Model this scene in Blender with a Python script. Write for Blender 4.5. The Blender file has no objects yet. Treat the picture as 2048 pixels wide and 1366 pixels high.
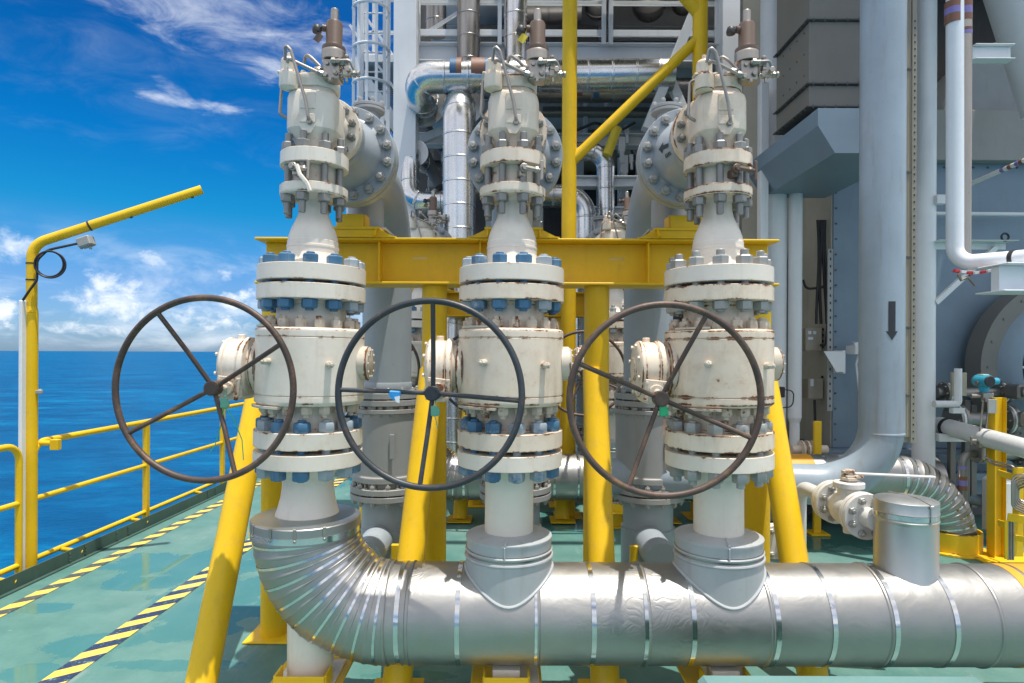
import bpy, bmesh, math, random
from mathutils import Vector, Matrix
random.seed(7)
C = bpy.context.scene.collection
PI = math.pi
F = 1250.0; H = 1.9; RHO = 0.0044; HV = 22.4

def P(px, py, Y):
    """point of the place at depth Y that the photograph shows at pixel (px,py)"""
    x = px - 1024.0; y = py - 683.0
    u = x + RHO * y; v = y - RHO * x
    return Vector((u / F * Y, Y, H - (v - HV) / F * Y))
def PD(px, py, z=0.0):
    x = px - 1024.0; y = py - 683.0
    u = x + RHO * y; v = y - RHO * x - HV
    Y = (H - z) * F / v
    return Vector((u / F * Y, Y, z))

# ------------------------------------------------------------------ mesh helper
class MB:
    def __init__(s): s.v = []; s.f = []; s.w = []
    def add(s, vs, fs, ws=None):
        o = len(s.v); s.v += [Vector(v) for v in vs]
        s.w += (ws if ws else [0.0] * len(vs))
        s.f += [tuple(i + o for i in f) for f in fs]; return s
    def box(s, c, size, M=None, b=0.004):
        bm = bmesh.new(); bmesh.ops.create_cube(bm, size=1.0)
        for v in bm.verts: v.co = Vector((v.co.x * size[0], v.co.y * size[1], v.co.z * size[2]))
        bb = min(b, min(size) * 0.3)
        if bb > 0.0005: bmesh.ops.bevel(bm, geom=bm.edges[:], offset=bb, segments=1, affect='EDGES')
        M = M or Matrix.Identity(4); c = Vector(c)
        bm.verts.index_update()
        s.add([c + (M @ v.co) for v in bm.verts], [[v.index for v in f.verts] for f in bm.faces]); bm.free(); return s
    def bbox(s, lo, hi, b=0.004):
        lo = Vector(lo); hi = Vector(hi); return s.box((lo + hi) / 2, [abs(a) for a in (hi - lo)], None, b)
    def bar(s, a, b, w, d, bev=0.003, up=(0, 0, 1)):
        """rectangular bar from a to b, w across, d along up"""
        a = Vector(a); b = Vector(b); z = (b - a).normalized(); up = Vector(up)
        if abs(z.dot(up)) > 0.98: up = Vector((0, 1, 0))
        x = up.cross(z).normalized(); y = z.cross(x)
        M = Matrix((x, y, z)).transposed().to_4x4()
        return s.box((a + b) / 2, (w, d, (b - a).length), M, bev)
    def lathe(s, prof, n=40, c=(0, 0, 0), axis='Z', M=None, wear=True, sq=None):
        """prof: (r, h) pairs"""
        pr = [Vector((p[0], p[1])) for p in prof]; out = []
        for i, p in enumerate(pr):
            sharp = False
            if 0 < i < len(pr) - 1:
                a = (p - pr[i-1]); b = (pr[i+1] - p)
                if a.length > 1e-6 and b.length > 1e-6: sharp = abs(a.angle_signed(b)) > 0.6
            if sharp and wear:
                a = (pr[i-1] - p); b = (pr[i+1] - p)
                da = min(0.012, a.length / 3); db = min(0.012, b.length / 3)
                bv = min(0.0022, a.length / 5, b.length / 5)
                an = a.normalized(); bn = b.normalized()
                out += [(p + an * da, 0.0), (p + an * bv, 1.0), (p + bn * bv, 1.0), (p + bn * db, 0.0)]
            else: out.append((p, 0.0))
        vs = []; ws = []
        for (p, w) in out:
            for k in range(n):
                t = 2 * PI * k / n; r = p.x
                if sq: r = p.x / (abs(math.cos(t)) ** sq + abs(math.sin(t)) ** sq) ** (1 / sq)
                q = Vector((r * math.cos(t), r * math.sin(t), p.y))
                vs.append(q); ws.append(w)
        if axis == 'X': vs = [Vector((q.z, q.x, q.y)) for q in vs]
        elif axis == 'Y': vs = [Vector((q.y, q.z, q.x)) for q in vs]
        if M is not None: vs = [M @ q for q in vs]
        vs = [q + Vector(c) for q in vs]
        m = len(out); fs = []
        for i in range(m - 1):
            for k in range(n):
                k2 = (k + 1) % n
                fs.append((i * n + k, i * n + k2, (i + 1) * n + k2, (i + 1) * n + k))
        if out[0][0].x > 1e-5: fs.append(tuple(range(n - 1, -1, -1)))
        if out[-1][0].x > 1e-5: fs.append(tuple((m - 1) * n + k for k in range(n)))
        return s.add(vs, fs, ws)
    def cyl(s, a, b, r, n=24, r2=None, bev=0.003):
        a = Vector(a); b = Vector(b); L = (b - a).length; z = (b - a).normalized()
        up = Vector((0, 0, 1)) if abs(z.z) < 0.95 else Vector((0, 1, 0))
        x = up.cross(z).normalized(); y = z.cross(x)
        M = Matrix((x, y, z)).transposed()
        r2 = r if r2 is None else r2; e = min(bev, r * 0.3, L * 0.3)
        pr = [(max(r - e, 1e-4), 0), (r, e), (r2, L - e), (max(r2 - e, 1e-4), L)]
        return s.lathe(pr, n, a, M=M, wear=False)
    def hexa(s, c, r, h, d=(0, 0, 1), rot=0.0):
        z = Vector(d).normalized(); up = Vector((0, 0, 1)) if abs(z.z) < 0.95 else Vector((0, 1, 0))
        x = up.cross(z).normalized(); y = z.cross(x)
        M = Matrix((x, y, z)).transposed() @ Matrix.Rotation(rot, 3, 'Z'); e = h * 0.14
        return s.lathe([(r * 0.86, 0), (r, e), (r, h - e), (r * 0.86, h)], 6, c, M=M, wear=False)
    def sweep(s, pts, r, n=14, closed=False, caps=True, wear=None):
        pts = [Vector(p) for p in pts]; m = len(pts)
        rr = r if isinstance(r, (list, tuple)) else [r] * m
        tg = []
        for i in range(m):
            if closed: t = pts[(i + 1) % m] - pts[i - 1]
            else: t = pts[min(i + 1, m - 1)] - pts[max(i - 1, 0)]
            tg.append(t.normalized())
        up = Vector((0, 0, 1)) if abs(tg[0].z) < 0.9 else Vector((0, 1, 0))
        x = up.cross(tg[0]).normalized(); vs = []
        for i in range(m):
            x = (x - tg[i] * x.dot(tg[i]))
            x.normalize(); y = tg[i].cross(x)
            for k in range(n):
                a = 2 * PI * k / n
                vs.append(pts[i] + (x * math.cos(a) + y * math.sin(a)) * rr[i])
        fs = []
        for i in range(m if closed else m - 1):
            j = (i + 1) % m
            for k in range(n):
                k2 = (k + 1) % n
                fs.append((i * n + k, i * n + k2, j * n + k2, j * n + k))
        if caps and not closed:
            fs.append(tuple(range(n - 1, -1, -1))); fs.append(tuple((m - 1) * n + k for k in range(n)))
        return s.add(vs, fs)
    def prism(s, poly, h0, h1, axis='Z'):
        """extrude a 2D polygon; axis Z: (x,y), axis Y: (x,z), axis X: (y,z)"""
        def m(a, b, h):
            return {'Z': (a, b, h), 'Y': (a, h, b), 'X': (h, a, b)}[axis]
        n = len(poly)
        vs = [m(a, b, h0) for a, b in poly] + [m(a, b, h1) for a, b in poly]
        fs = [tuple(range(n - 1, -1, -1)), tuple(range(n, 2 * n))]
        fs += [(i, (i + 1) % n, n + (i + 1) % n, n + i) for i in range(n)]
        return s.add(vs, fs)
    def torus(s, c, R, r, n=64, m=12, M=None):
        c = Vector(c); M = M or Matrix.Identity(3)
        return s.sweep([c + M @ Vector((R * math.cos(2 * PI * k / n), 0, R * math.sin(2 * PI * k / n))) for k in range(n)], r, m, closed=True)
    def mesh(s, name, mat, off=(0, 0, 0), ang=35):
        me = bpy.data.meshes.new(name); off = Vector(off)
        me.from_pydata([v - off for v in s.v], [], s.f)
        if any(s.w):
            at = me.attributes.new('wear', 'FLOAT', 'POINT'); at.data.foreach_set('value', s.w)
        bm = bmesh.new(); bm.from_mesh(me); bmesh.ops.recalc_face_normals(bm, faces=bm.faces[:]); bm.to_mesh(me); bm.free()
        for p in me.polygons: p.use_smooth = True
        me.set_sharp_from_angle(angle=math.radians(ang))
        if mat: me.materials.append(mat)
        return me

def fillet(pts, R, seg=8):
    pts = [Vector(p) for p in pts]; out = [pts[0]]
    for i in range(1, len(pts) - 1):
        rad = R[i-1] if isinstance(R, (list, tuple)) else R
        p = pts[i]; a = (pts[i-1] - p).normalized(); b = (pts[i+1] - p).normalized()
        ang = a.angle(b); d = rad / math.tan(ang / 2)
        d = min(d, (pts[i-1] - p).length * 0.499, (pts[i+1] - p).length * 0.499); rr = d * math.tan(ang / 2)
        bis = (a + b).normalized(); cen = p + bis * (rr / math.sin(ang / 2))
        s0 = p + a * d - cen; s1 = p + b * d - cen; th = PI - ang
        ax = s0.cross(s1).normalized()
        for k in range(seg + 1): out.append(cen + Matrix.Rotation(th * k / seg, 3, ax) @ s0)
    out.append(pts[-1]); return out

# ------------------------------------------------------------------ objects
OFF = {}
def tag(o, label=None, cat=None, group=None, kind=None):
    if label: o['label'] = label
    if cat: o['category'] = cat
    if group: o['group'] = group
    if kind: o['kind'] = kind
    return o
def thing(name, label, cat, loc=(0, 0, 0), group=None):
    o = bpy.data.objects.new(name, None); C.objects.link(o); o.empty_display_size = 0.1
    o.location = loc; OFF[o.name] = Vector(loc); return tag(o, label, cat, group)
def part(name, mb, mat, parent, label=None, ang=35):
    off = OFF[parent.name]
    o = bpy.data.objects.new(name, mb.mesh(name, mat, off, ang)); C.objects.link(o); o.parent = parent
    OFF[o.name] = off; return tag(o, label)
def solo(name, mb, mat, label, cat, group=None, kind=None, ang=35):
    n = len(mb.v); lo = [min(v[i] for v in mb.v) for i in range(3)]; hi = [max(v[i] for v in mb.v) for i in range(3)]
    off = Vector(((lo[0] + hi[0]) / 2, (lo[1] + hi[1]) / 2, lo[2]))
    o = bpy.data.objects.new(name, mb.mesh(name, mat, off, ang)); C.objects.link(o); o.location = off
    OFF[o.name] = off; return tag(o, label, cat, group, kind)
def inst(name, me, parent, loc, rot=None):
    o = bpy.data.objects.new(name, me); C.objects.link(o); o.parent = parent
    M = (rot.to_4x4() if rot is not None else Matrix.Identity(4)); M.translation = Vector(loc) - OFF[parent.name]
    o.matrix_basis = M; OFF[o.name] = OFF[parent.name]; return o
def dup(o, d=None, label=None, group=None, parent=None):
    c = o.copy(); C.objects.link(c)
    if parent: c.parent = parent
    if d is not None: c.location = o.location + Vector(d)
    if label: c['label'] = label
    if group: c['group'] = group
    for ch in o.children: dup(ch, parent=c)
    return c

# ------------------------------------------------------------------ materials
class NT:
    def __init__(s, name):
        s.m = bpy.data.materials.new(name); s.m.use_nodes = True; s.t = s.m.node_tree
        s.b = s.t.nodes['Principled BSDF']; s.N = s.t.nodes
    def n(s, typ, **kw):
        q = s.N.new(typ)
        for k, v in kw.items():
            if hasattr(q, k): setattr(q, k, v)
        return q
    def l(s, a, b): s.t.links.new(a, b)
    def math(s, op, a, b=None, c=None, clamp=False):
        q = s.n('ShaderNodeMath', operation=op); q.use_clamp = clamp
        for i, x in enumerate((a, b, c)):
            if x is None: continue
            if hasattr(x, 'is_output'): s.l(x, q.inputs[i])
            else: q.inputs[i].default_value = x
        return q.outputs[0]
    def mix(s, f, a, b, typ='MIX'):
        q = s.n('ShaderNodeMix', data_type='RGBA', blend_type=typ)
        for i, x in ((0, f), (6, a), (7, b)):
            if hasattr(x, 'is_output'): s.l(x, q.inputs[i])
            else: q.inputs[i].default_value = x if i == 0 else (*x[:3], 1)
        return q.outputs[2]
    def noise(s, vec, scale, detail=4, rough=.55, w=None, dist=0):
        q = s.n('ShaderNodeTexNoise', noise_dimensions='4D' if w is not None else '3D')
        q.inputs['Scale'].default_value = scale; q.inputs['Detail'].default_value = detail
        q.inputs['Roughness'].default_value = rough; q.inputs['Distortion'].default_value = dist
        s.l(vec, q.inputs['Vector'])
        if w is not None: s.l(w, q.inputs['W'])
        return q.outputs['Fac']
    def coords(s, sc=(1, 1, 1)):
        t = s.n('ShaderNodeTexCoord'); mp = s.n('ShaderNodeMapping'); mp.inputs['Scale'].default_value = sc
        s.l(t.outputs['Object'], mp.inputs['Vector']); return mp.outputs[0]
    def rnd(s):
        q = s.n('ShaderNodeObjectInfo'); return s.math('MULTIPLY', q.outputs['Random'], 37.0)
    def ramp(s, x, a, b):
        q = s.n('ShaderNodeMapRange', interpolation_type='SMOOTHSTEP')
        q.inputs['From Min'].default_value = a; q.inputs['From Max'].default_value = b
        s.l(x, q.inputs['Value']); return q.outputs[0]
    def bump(s, h, strength, dist=0.01, nrm=None):
        q = s.n('ShaderNodeBump'); q.inputs['Strength'].default_value = strength; q.inputs['Distance'].default_value = dist
        s.l(h, q.inputs['Height'])
        if nrm is not None: s.l(nrm, q.inputs['Normal'])
        return q.outputs[0]
    def setp(s, **kw):
        for k, v in kw.items():
            i = s.b.inputs[k.replace('_', ' ')]
            if hasattr(v, 'is_output'): s.l(v, i)
            else: i.default_value = (*v, 1) if isinstance(v, tuple) and len(v) == 3 else v

def paint(name, col, rough=.42, var=.10, dirt=.2, rust=0.0, dirtcol=(.22, .17, .11), metal=0.0, bump=.07, fine=45, spec=.5, fade=None):
    t = NT(name); w = t.rnd(); co = t.coords()
    big = t.noise(co, 2.2, 5, .6, w); fin = t.noise(co, fine, 3, .6, w)
    c = t.mix(t.ramp(big, .3, .7), tuple(x * (1 - var) for x in col), tuple(min(1, x * (1 + var * .6)) for x in col))
    st = t.noise(t.coords((9, 9, 1.1)), 1.6, 5, .65, w)          # runs down the paint
    d = t.math('MULTIPLY', t.ramp(st, .5, .78), dirt)
    c = t.mix(d, c, dirtcol)
    spk = t.math('MULTIPLY', t.ramp(t.noise(co, 34, 4, .7, w), .62, .74), min(1, dirt * .8))
    c = t.mix(spk, c, tuple(x * .55 for x in dirtcol))
    if fade:
        oi = t.n('ShaderNodeObjectInfo'); fm = t.ramp(t.math('ADD', t.math('MULTIPLY', oi.outputs['Random'], .55), t.math('MULTIPLY', t.noise(co, 16, 5, .7, w), .9)), .66, .86)
        c = t.mix(t.math('MULTIPLY', fm, .85), c, fade)
    rg = t.math('ADD', t.math('MULTIPLY', big, .25), rough - .12)
    if rust > 0:
        a = t.n('ShaderNodeAttribute'); a.attribute_name = 'wear'
        rn = t.noise(co, 11, 7, .72, w); rs = t.noise(t.coords((22, 22, 2.2)), 1.0, 5, .7, w)
        k = t.math('ADD', t.math('MULTIPLY', a.outputs['Fac'], .165), rn)
        m1 = t.ramp(k, .80 - rust * .2, .87 - rust * .2)
        m2 = t.math('MULTIPLY', t.ramp(rs, .70 - rust * .06, .82 - rust * .06), .75)
        soft = t.math('MULTIPLY', t.ramp(k, .60 - rust * .2, .9 - rust * .2), .34)
        c = t.mix(soft, c, (.50, .27, .12)); c = t.mix(m2, c, (.36, .17, .07))
        rc = t.mix(t.noise(co, 70, 3, .6, w), (.075, .03, .018), (.25, .10, .04))
        c = t.mix(m1, c, rc); rg = t.math('ADD', rg, t.math('MULTIPLY', m1, .4))
    t.setp(Base_Color=c, Roughness=rg, Metallic=metal, Normal=t.bump(t.math('ADD', fin, t.math('MULTIPLY', big, 3.0)), bump, .003))
    t.b.inputs['Specular IOR Level'].default_value = spec
    return t.m

def clad(name, col=(.72, .73, .74), rough=.34, dent=.35, stain=.25):
    t = NT(name); w = t.rnd(); co = t.coords()
    big = t.noise(co, 1.5, 4, .6, w); mid = t.noise(co, 5.5, 3, .5, w, 1.2); fin = t.noise(t.coords((1, 1, 1)), 90, 2, .5, w)
    st = t.noise(t.coords((7, 7, 1.3)), 1.4, 6, .7, w)
    c = t.mix(t.ramp(big, .3, .7), tuple(x * .86 for x in col), col)
    c = t.mix(t.math('MULTIPLY', t.ramp(st, .48, .8), stain), c, (.40, .37, .32))
    v = t.n('ShaderNodeTexVoronoi', feature='SMOOTH_F1'); v.inputs['Scale'].default_value = 6.0; v.inputs['Smoothness'].default_value = .5
    t.l(t.coords(), v.inputs['Vector'])
    v2 = t.n('ShaderNodeTexVoronoi', feature='DISTANCE_TO_EDGE'); v2.inputs['Scale'].default_value = 11.0
    wv = t.n('ShaderNodeVectorMath', operation='ADD'); nc = t.n('ShaderNodeTexNoise'); nc.inputs['Scale'].default_value = 4.0; t.l(t.coords(), nc.inputs['Vector'])
    t.l(t.coords(), wv.inputs[0]); t.l(nc.outputs['Color'], wv.inputs[1]); t.l(wv.outputs[0], v2.inputs['Vector'])
    cr = t.math('MULTIPLY', v.outputs['Distance'], t.ramp(t.noise(co, 2.1, 2, .5, w), .50, .66))
    cr = t.math('ADD', cr, t.math('MULTIPLY', t.math('MINIMUM', v2.outputs['Distance'], .25), t.math('MULTIPLY', t.ramp(t.noise(co, 1.3, 3, .6, w), .56, .68), .55)))
    nb = t.bump(t.math('ADD', t.math('MULTIPLY', mid, .8), t.math('MULTIPLY', cr, 1.3)), dent, .02)
    nb = t.bump(fin, min(.06, dent * .3), .002, nb)
    rg = t.math('ADD', t.math('MULTIPLY', t.noise(co, 9, 4, .6, w), .22), rough - .1)
    t.setp(Base_Color=c, Metallic=1.0, Roughness=rg, Normal=nb); return t.m
# ------------------------------------------------------------------ material instances
CREAM = paint('cream_paint', (.78, .665, .535), .40, .10, .32, .78)
CREAMS = {'left': paint('pale_cream_paint', (.76, .69, .59), .40, .09, .28, .55), 'middle': CREAM, 'right': paint('rusty_streaked_cream_paint', (.80, .675, .535), .42, .12, .36, .95)}
CREAM2 = paint('cream_paint_clean', (.78, .70, .60), .38, .06, .15, .40)
RUSTY = paint('rusty_cream_paint', (.60, .55, .46), .5, .12, .3, 1.15)
GREYP = paint('grey_pipe_paint', (.345, .385, .42), .36, .08, .25)
GREYD = paint('grey_vessel_paint', (.34, .35, .35), .42, .08, .22, .35)
WHITE = paint('white_steel_paint', (.72, .73, .735), .40, .06, .14)
WHITEW = paint('bright_white_paint', (.74, .77, .80), .33, .05, .10)
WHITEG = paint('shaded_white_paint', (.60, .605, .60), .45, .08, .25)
YELLOW = paint('yellow_paint', (.80, .50, .013), .40, .10, .17, .5, dirtcol=(.30, .15, .02), spec=.3)
DKTEAL = paint('dark_green_paint', (.055, .11, .095), .5, .2, .45, dirtcol=(.16, .14, .05))
PANEL = paint('blue_grey_panel_paint', (.185, .255, .32), .45, .08, .25)
PANELG = paint('grey_panel_paint', (.30, .295, .275), .5, .08, .25)
DARK = paint('dark_machinery_paint', (.10, .10, .10), .55, .2, .3)
DUCT = paint('grey_duct_paint', (.175, .168, .15), .42, .10, .4)
BLUENUT = paint('blue_coated_nut', (.055, .165, .29), .46, .3, .5, dirtcol=(.30, .31, .32), fade=(.37, .41, .43))
GREYNUT = paint('galvanised_nut', (.36, .36, .34), .45, .15, .4, metal=.35)
STUDG = paint('grey_stud_steel', (.27, .265, .25), .48, .2, .4, metal=.5)
CRNUT = paint('rusty_bolt_paint', (.58, .52, .43), .55, .15, .4, 1.35)
IRON = paint('dark_wheel_iron', (.085, .058, .048), .50, .4, .4, .7, dirtcol=(.15, .075, .045), metal=.25, bump=.3)
IRONB = paint('blue_black_wheel_iron', (.050, .055, .064), .44, .35, .3, .45, dirtcol=(.12, .08, .06), metal=.3, bump=.3)
BRONZE = paint('brown_pilot_coating', (.145, .088, .062), .45, .15, .25)
STEEL = paint('brushed_stainless', (.40, .36, .315), .40, .1, .25, metal=.9)
TUBEM = paint('stainless_tubing', (.37, .335, .30), .40, .1, .25, metal=.85)
STEELD = paint('grey_piping_steel', (.24, .235, .225), .36, .12, .3, metal=.7)
BLACK = paint('black_rubber', (.018, .018, .02), .5, .2, .1)
CLAD = clad('aluminium_cladding', (.41, .40, .385), .46, .24, .65)
CLADG = clad('painted_cladding', (.50, .53, .54), .42, .22, .35)
CLADS = clad('bright_cladding', (.70, .69, .68), .25, .015, .12)
CLADM = clad('smooth_cladding', (.56, .56, .55), .42, .05, .3)
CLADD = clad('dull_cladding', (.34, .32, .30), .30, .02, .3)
BAND = clad('polished_strap', (.74, .74, .74), .17, .08, .15)
ORANGE = paint('orange_yellow_band', (.72, .34, .03), .4, .1, .15)
BROWN = paint('brown_band_paint', (.20, .085, .05), .45, .1, .15)
BLUEB = paint('blue_band_paint', (.015, .10, .22), .42, .1, .1)
PURPLE = paint('violet_band_paint', (.20, .17, .42), .42, .1, .1)
BLACKP = paint('black_marking_paint', (.025, .028, .032), .5, .1, .1)
RED = paint('red_tape', (.55, .04, .05), .45, .1, .1)
TEALM = paint('turquoise_housing', (.03, .33, .46), .38, .1, .1)
GREENT = paint('green_plastic', (.03, .42, .17), .4, .1, .05)
GREENP = paint('faded_green_plastic', (.12, .36, .25), .45, .1, .1)
COPPER = paint('copper_wire', (.60, .26, .14), .4, .1, .1)
BLUET = paint('blue_tape', (.03, .28, .62), .4, .1, .05)
BOXG = paint('grey_box_paint', (.33, .34, .33), .45, .1, .3)
BEIGEBOX = paint('beige_box_paint', (.38, .335, .26), .5, .1, .3)
YTAG = paint('yellow_tag', (.75, .55, .03), .45, .1, .1)

def grating_mat():
    t = NT('galvanised_grating'); t.setp(Base_Color=(.22, .23, .24), Metallic=.4, Roughness=.5); return t.m
GRATE = grating_mat()
VENTP = paint('blue_grey_pipe_paint', (.30, .365, .425), .38, .10, .4)
PALE = paint('grey_white_valve_paint', (.66, .645, .61), .42, .08, .3, .3)
COLLAR = paint('grey_collar_paint', (.40, .42, .43), .38, .08, .35, spec=.6)

def deck_mat():
    t = NT('green_deck_coating'); co = t.coords()
    big = t.noise(co, .55, 5, .6); mid = t.noise(co, 3.2, 6, .65); fin = t.noise(co, 60, 3, .6)
    st = t.noise(t.coords((5, .7, 1)), 1.3, 6, .7)
    c = t.mix(t.ramp(mid, .3, .72), (.068, .182, .160), (.112, .238, .206))
    c = t.mix(t.math('MULTIPLY', t.ramp(big, .45, .7), .4), c, (.21, .30, .275))
    c = t.mix(t.math('MULTIPLY', t.ramp(st, .58, .70), .5), c, (.26, .32, .29))
    c = t.mix(t.math('MULTIPLY', t.ramp(t.noise(co, 9, 8, .75), .63, .70), .6), c, (.30, .36, .33))
    c = t.mix(t.math('MULTIPLY', t.ramp(t.noise(co, 1.3, 6, .7), .55, .75), .3), c, (.065, .125, .11))
    c = t.mix(t.math('MULTIPLY', t.ramp(fin, .60, .74), .35), c, (.08, .16, .145))
    sp = t.n('ShaderNodeSeparateXYZ'); t.l(co, sp.inputs[0])
    wob = t.math('MULTIPLY', t.math('SUBTRACT', t.noise(co, 1.9, 7, .66), .5), 5.0)
    tot = None
    for (px, py, a, b) in PUD:
        p = PD(px, py)
        dx = t.math('DIVIDE', t.math('SUBTRACT', sp.outputs[0], p.x), a); dy = t.math('DIVIDE', t.math('SUBTRACT', sp.outputs[1], p.y), b)
        m = t.math('SUBTRACT', 1.0, t.math('ADD', t.math('MULTIPLY', dx, dx), t.math('MULTIPLY', dy, dy)))
        tot = m if tot is None else t.math('MAXIMUM', tot, m)
    wet = t.ramp(t.math('ADD', tot, wob), -.12, .30)
    damp = t.ramp(t.math('ADD', tot, wob), -.5, .1)
    c = t.mix(t.math('MULTIPLY', damp, .15), c, (.09, .21, .19)); c = t.mix(t.math('MULTIPLY', wet, .6), c, (.06, .20, .185))
    rg = t.n('ShaderNodeMapRange'); t.l(wet, rg.inputs['Value']); rg.inputs['To Min'].default_value = .50; rg.inputs['To Max'].default_value = .03
    bs = t.math('MULTIPLY', t.math('SUBTRACT', 1.0, wet), .25)
    bn = t.n('ShaderNodeBump'); bn.inputs['Distance'].default_value = .004; t.l(bs, bn.inputs['Strength']); t.l(t.math('ADD', fin, mid), bn.inputs['Height'])
    t.setp(Base_Color=c, Roughness=rg.outputs[0], Normal=bn.outputs[0]); return t.m
PUD = [(310, 1130, .42, .34), (290, 1165, .30, .16), (75, 1217, .28, .10), (175, 1290, .34, .22), (60, 1345, .2, .12), (450, 1195, .55, .55), (470, 1120, .5, .5),
       (390, 1260, .30, .2), (330, 1330, .4, .08), (690, 960, .35, .7), (1120, 1050, .6, .5), (800, 1350, .3, .06), (1650, 1060, 1.6, .7), (1470, 1085, .8, .5)]

def stripe_mat(name, dark, per, off):
    t = NT(name); co = t.coords(); sp = t.n('ShaderNodeSeparateXYZ'); t.l(co, sp.inputs[0])
    q = t.math('FRACT', t.math('MULTIPLY', t.math('ADD', t.math('SUBTRACT', sp.outputs[1], t.math('MULTIPLY', sp.outputs[0], .75)), off), 1 / per))
    m = t.math('GREATER_THAN', q, .5)
    c = t.mix(m, dark, (.80, .56, .09))
    ch = t.math('MULTIPLY', t.ramp(t.noise(co, 24, 7, .75), .55, .66), .85)
    c = t.mix(ch, c, (.20, .38, .34)); c = t.mix(t.math('MULTIPLY', t.ramp(t.noise(co, 4, 5, .7), .5, .75), .3), c, (.3, .3, .25))
    t.setp(Base_Color=c, Roughness=.5); return t.m

def sea_mat():
    t = NT('sea_water'); co = t.coords()
    n1 = t.noise(t.coords((.55, 1, 1)), .055, 9, .74); n2 = t.noise(co, .008, 4, .6); n3 = t.noise(t.coords((.6, 1, 1)), .45, 4, .65)
    c = t.mix(t.ramp(n2, .3, .7), (.0003, .078, .205), (.0004, .105, .25))
    c = t.mix(t.math('MULTIPLY', t.ramp(n1, .56, .40), .55), c, (.0002, .040, .13)); c = t.mix(t.math('MULTIPLY', t.ramp(n1, .54, .66), .5), c, (.004, .19, .37))
    nb = t.bump(t.math('ADD', t.math('MULTIPLY', n1, 2.5), n3), .7, .9)
    t.setp(Base_Color=c, Roughness=.35, Normal=nb); t.b.inputs['Specular IOR Level'].default_value = .02
    return t.m

# ------------------------------------------------------------------ setting
mb = MB(); R = 60000
ring = [40, 120, 400, 1500, 6000, 20000, R]; nseg = 48
vs = [(0, 0, -26)]; fs = []
for r in ring: vs += [(r * math.cos(2 * PI * k / nseg), r * math.sin(2 * PI * k / nseg), -26) for k in range(nseg)]
for k in range(nseg): fs.append((0, 1 + k, 1 + (k + 1) % nseg))
for i in range(len(ring) - 1):
    for k in range(nseg):
        a = 1 + i * nseg; fs.append((a + k, a + nseg + k, a + nseg + (k + 1) % nseg, a + (k + 1) % nseg))
mb.add(vs, fs)
me = mb.mesh('sea', sea_mat()); o = bpy.data.objects.new('sea', me); C.objects.link(o); tag(o, kind='structure')

YAW = 0.0144
def ex(X, Y): return X + YAW * (Y - 5)          # walkway runs along this direction
EDGE = -3.93
mb = MB(); mb.prism([(ex(EDGE, -2), -2), (16, -2), (16, 34), (ex(EDGE, 34), 34)], -.25, 0)
me = mb.mesh('deck', deck_mat()); o = bpy.data.objects.new('deck', me); C.objects.link(o); tag(o, kind='structure')
for nm, X, w, per, off, dk, z in (('painted_line', -3.68, .118, .25, .02, (.07, .08, .075), .004), ('painted_line', -2.60, .155, .222, .05, (.018, .035, .085), .004)):
    y0, y1 = 2.2, 30
    mb = MB(); mb.add([(ex(X, y0) - w / 2, y0, z), (ex(X, y0) + w / 2, y0, z), (ex(X, y1) + w / 2, y1, z), (ex(X, y1) - w / 2, y1, z)], [(0, 1, 2, 3)])
    me = mb.mesh(nm, stripe_mat('hazard_stripe', dk, per, off)); o = bpy.data.objects.new(nm, me); C.objects.link(o); tag(o, kind='structure')

# toe plate with joint bolts
t_ = thing('toe_plate', 'low dark green steel toe plate along the seaward edge of the deck', 'toe plate', (ex(EDGE, 5), 5, 0))
mb = MB(); mb.prism([(ex(EDGE, 2) - .012, 2), (ex(EDGE, 2), 2), (ex(EDGE, 33), 33), (ex(EDGE, 33) - .012, 33)], 0.0, .125)
mb.prism([(ex(EDGE, 2) , 2), (ex(EDGE, 2) + .035, 2), (ex(EDGE, 33) + .035, 33), (ex(EDGE, 33), 33)], 0.001, .012)
part('plate', mb, DKTEAL, t_)
for py_ in (5.55, 5.75, 6.2, 6.38, 8.0, 8.2, 9.9, 10.1):
    mb = MB()
    for z in (.035, .065, .095): mb.hexa((ex(EDGE, py_) + .0005, py_, z), .009, .011, (1, 0, 0))
    mb.box((ex(EDGE, py_) + .003, py_, .065), (.004, .02, .10))
    part('joint_bolts', mb, DKTEAL, t_)

# guard rails
RX = -4.06
def rail(label, y0, y1, posts, bends, stubs, arrow):
    t = thing('guard_rail', label, 'guard rail', (ex(RX, y0), y0, 0))
    p = lambda y, z: (ex(RX, y), y, z)
    zt, zm, zl = 1.12, .64, .13
    path = [p(y0, -.12), p(y0, zt), p(y1, zt), p(y1, -.12)]
    if bends == 'start': path = [p(y0, -.12), p(y0, zt), p(y1, zt)]
    if bends == 'end': path = [p(y0, zt), p(y1, zt), p(y1, -.12)]
    part('top_rail', MB().sweep(fillet(path, .13, 8), .027, 14), YELLOW, t)
    part('middle_rail', MB().sweep([p(y0, zm), p(y1, zm)], .023, 12), YELLOW, t)
    part('lower_rail', MB().sweep([p(y0, zl), p(y1, zl)], .023, 12), YELLOW, t)
    for y in posts:
        m = MB(); m.box(p(y, .5), (.05, .06, 1.22)); part('post', m, YELLOW, t)
    for y in stubs:
        m = MB(); m.sweep([p(y, zl - .005), (ex(EDGE, y + .12) - .01, y + .12, .06)], .021, 12); part('stub_brace', m, YELLOW, t)
    return t
rail('yellow tubular guard rail along the deck edge behind the leftmost handwheel', 5.3, 33, [6.9, 8.66, 10.4, 12.2, 14, 15.8, 17.6], 'start', [5.6, 6.6, 7.9, 9.2, 11], 1)
rail('short end of yellow guard rail with bent corner at the left picture edge', 1.2, 5.15, [3.4], 'end', [4.85], 1)

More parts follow.
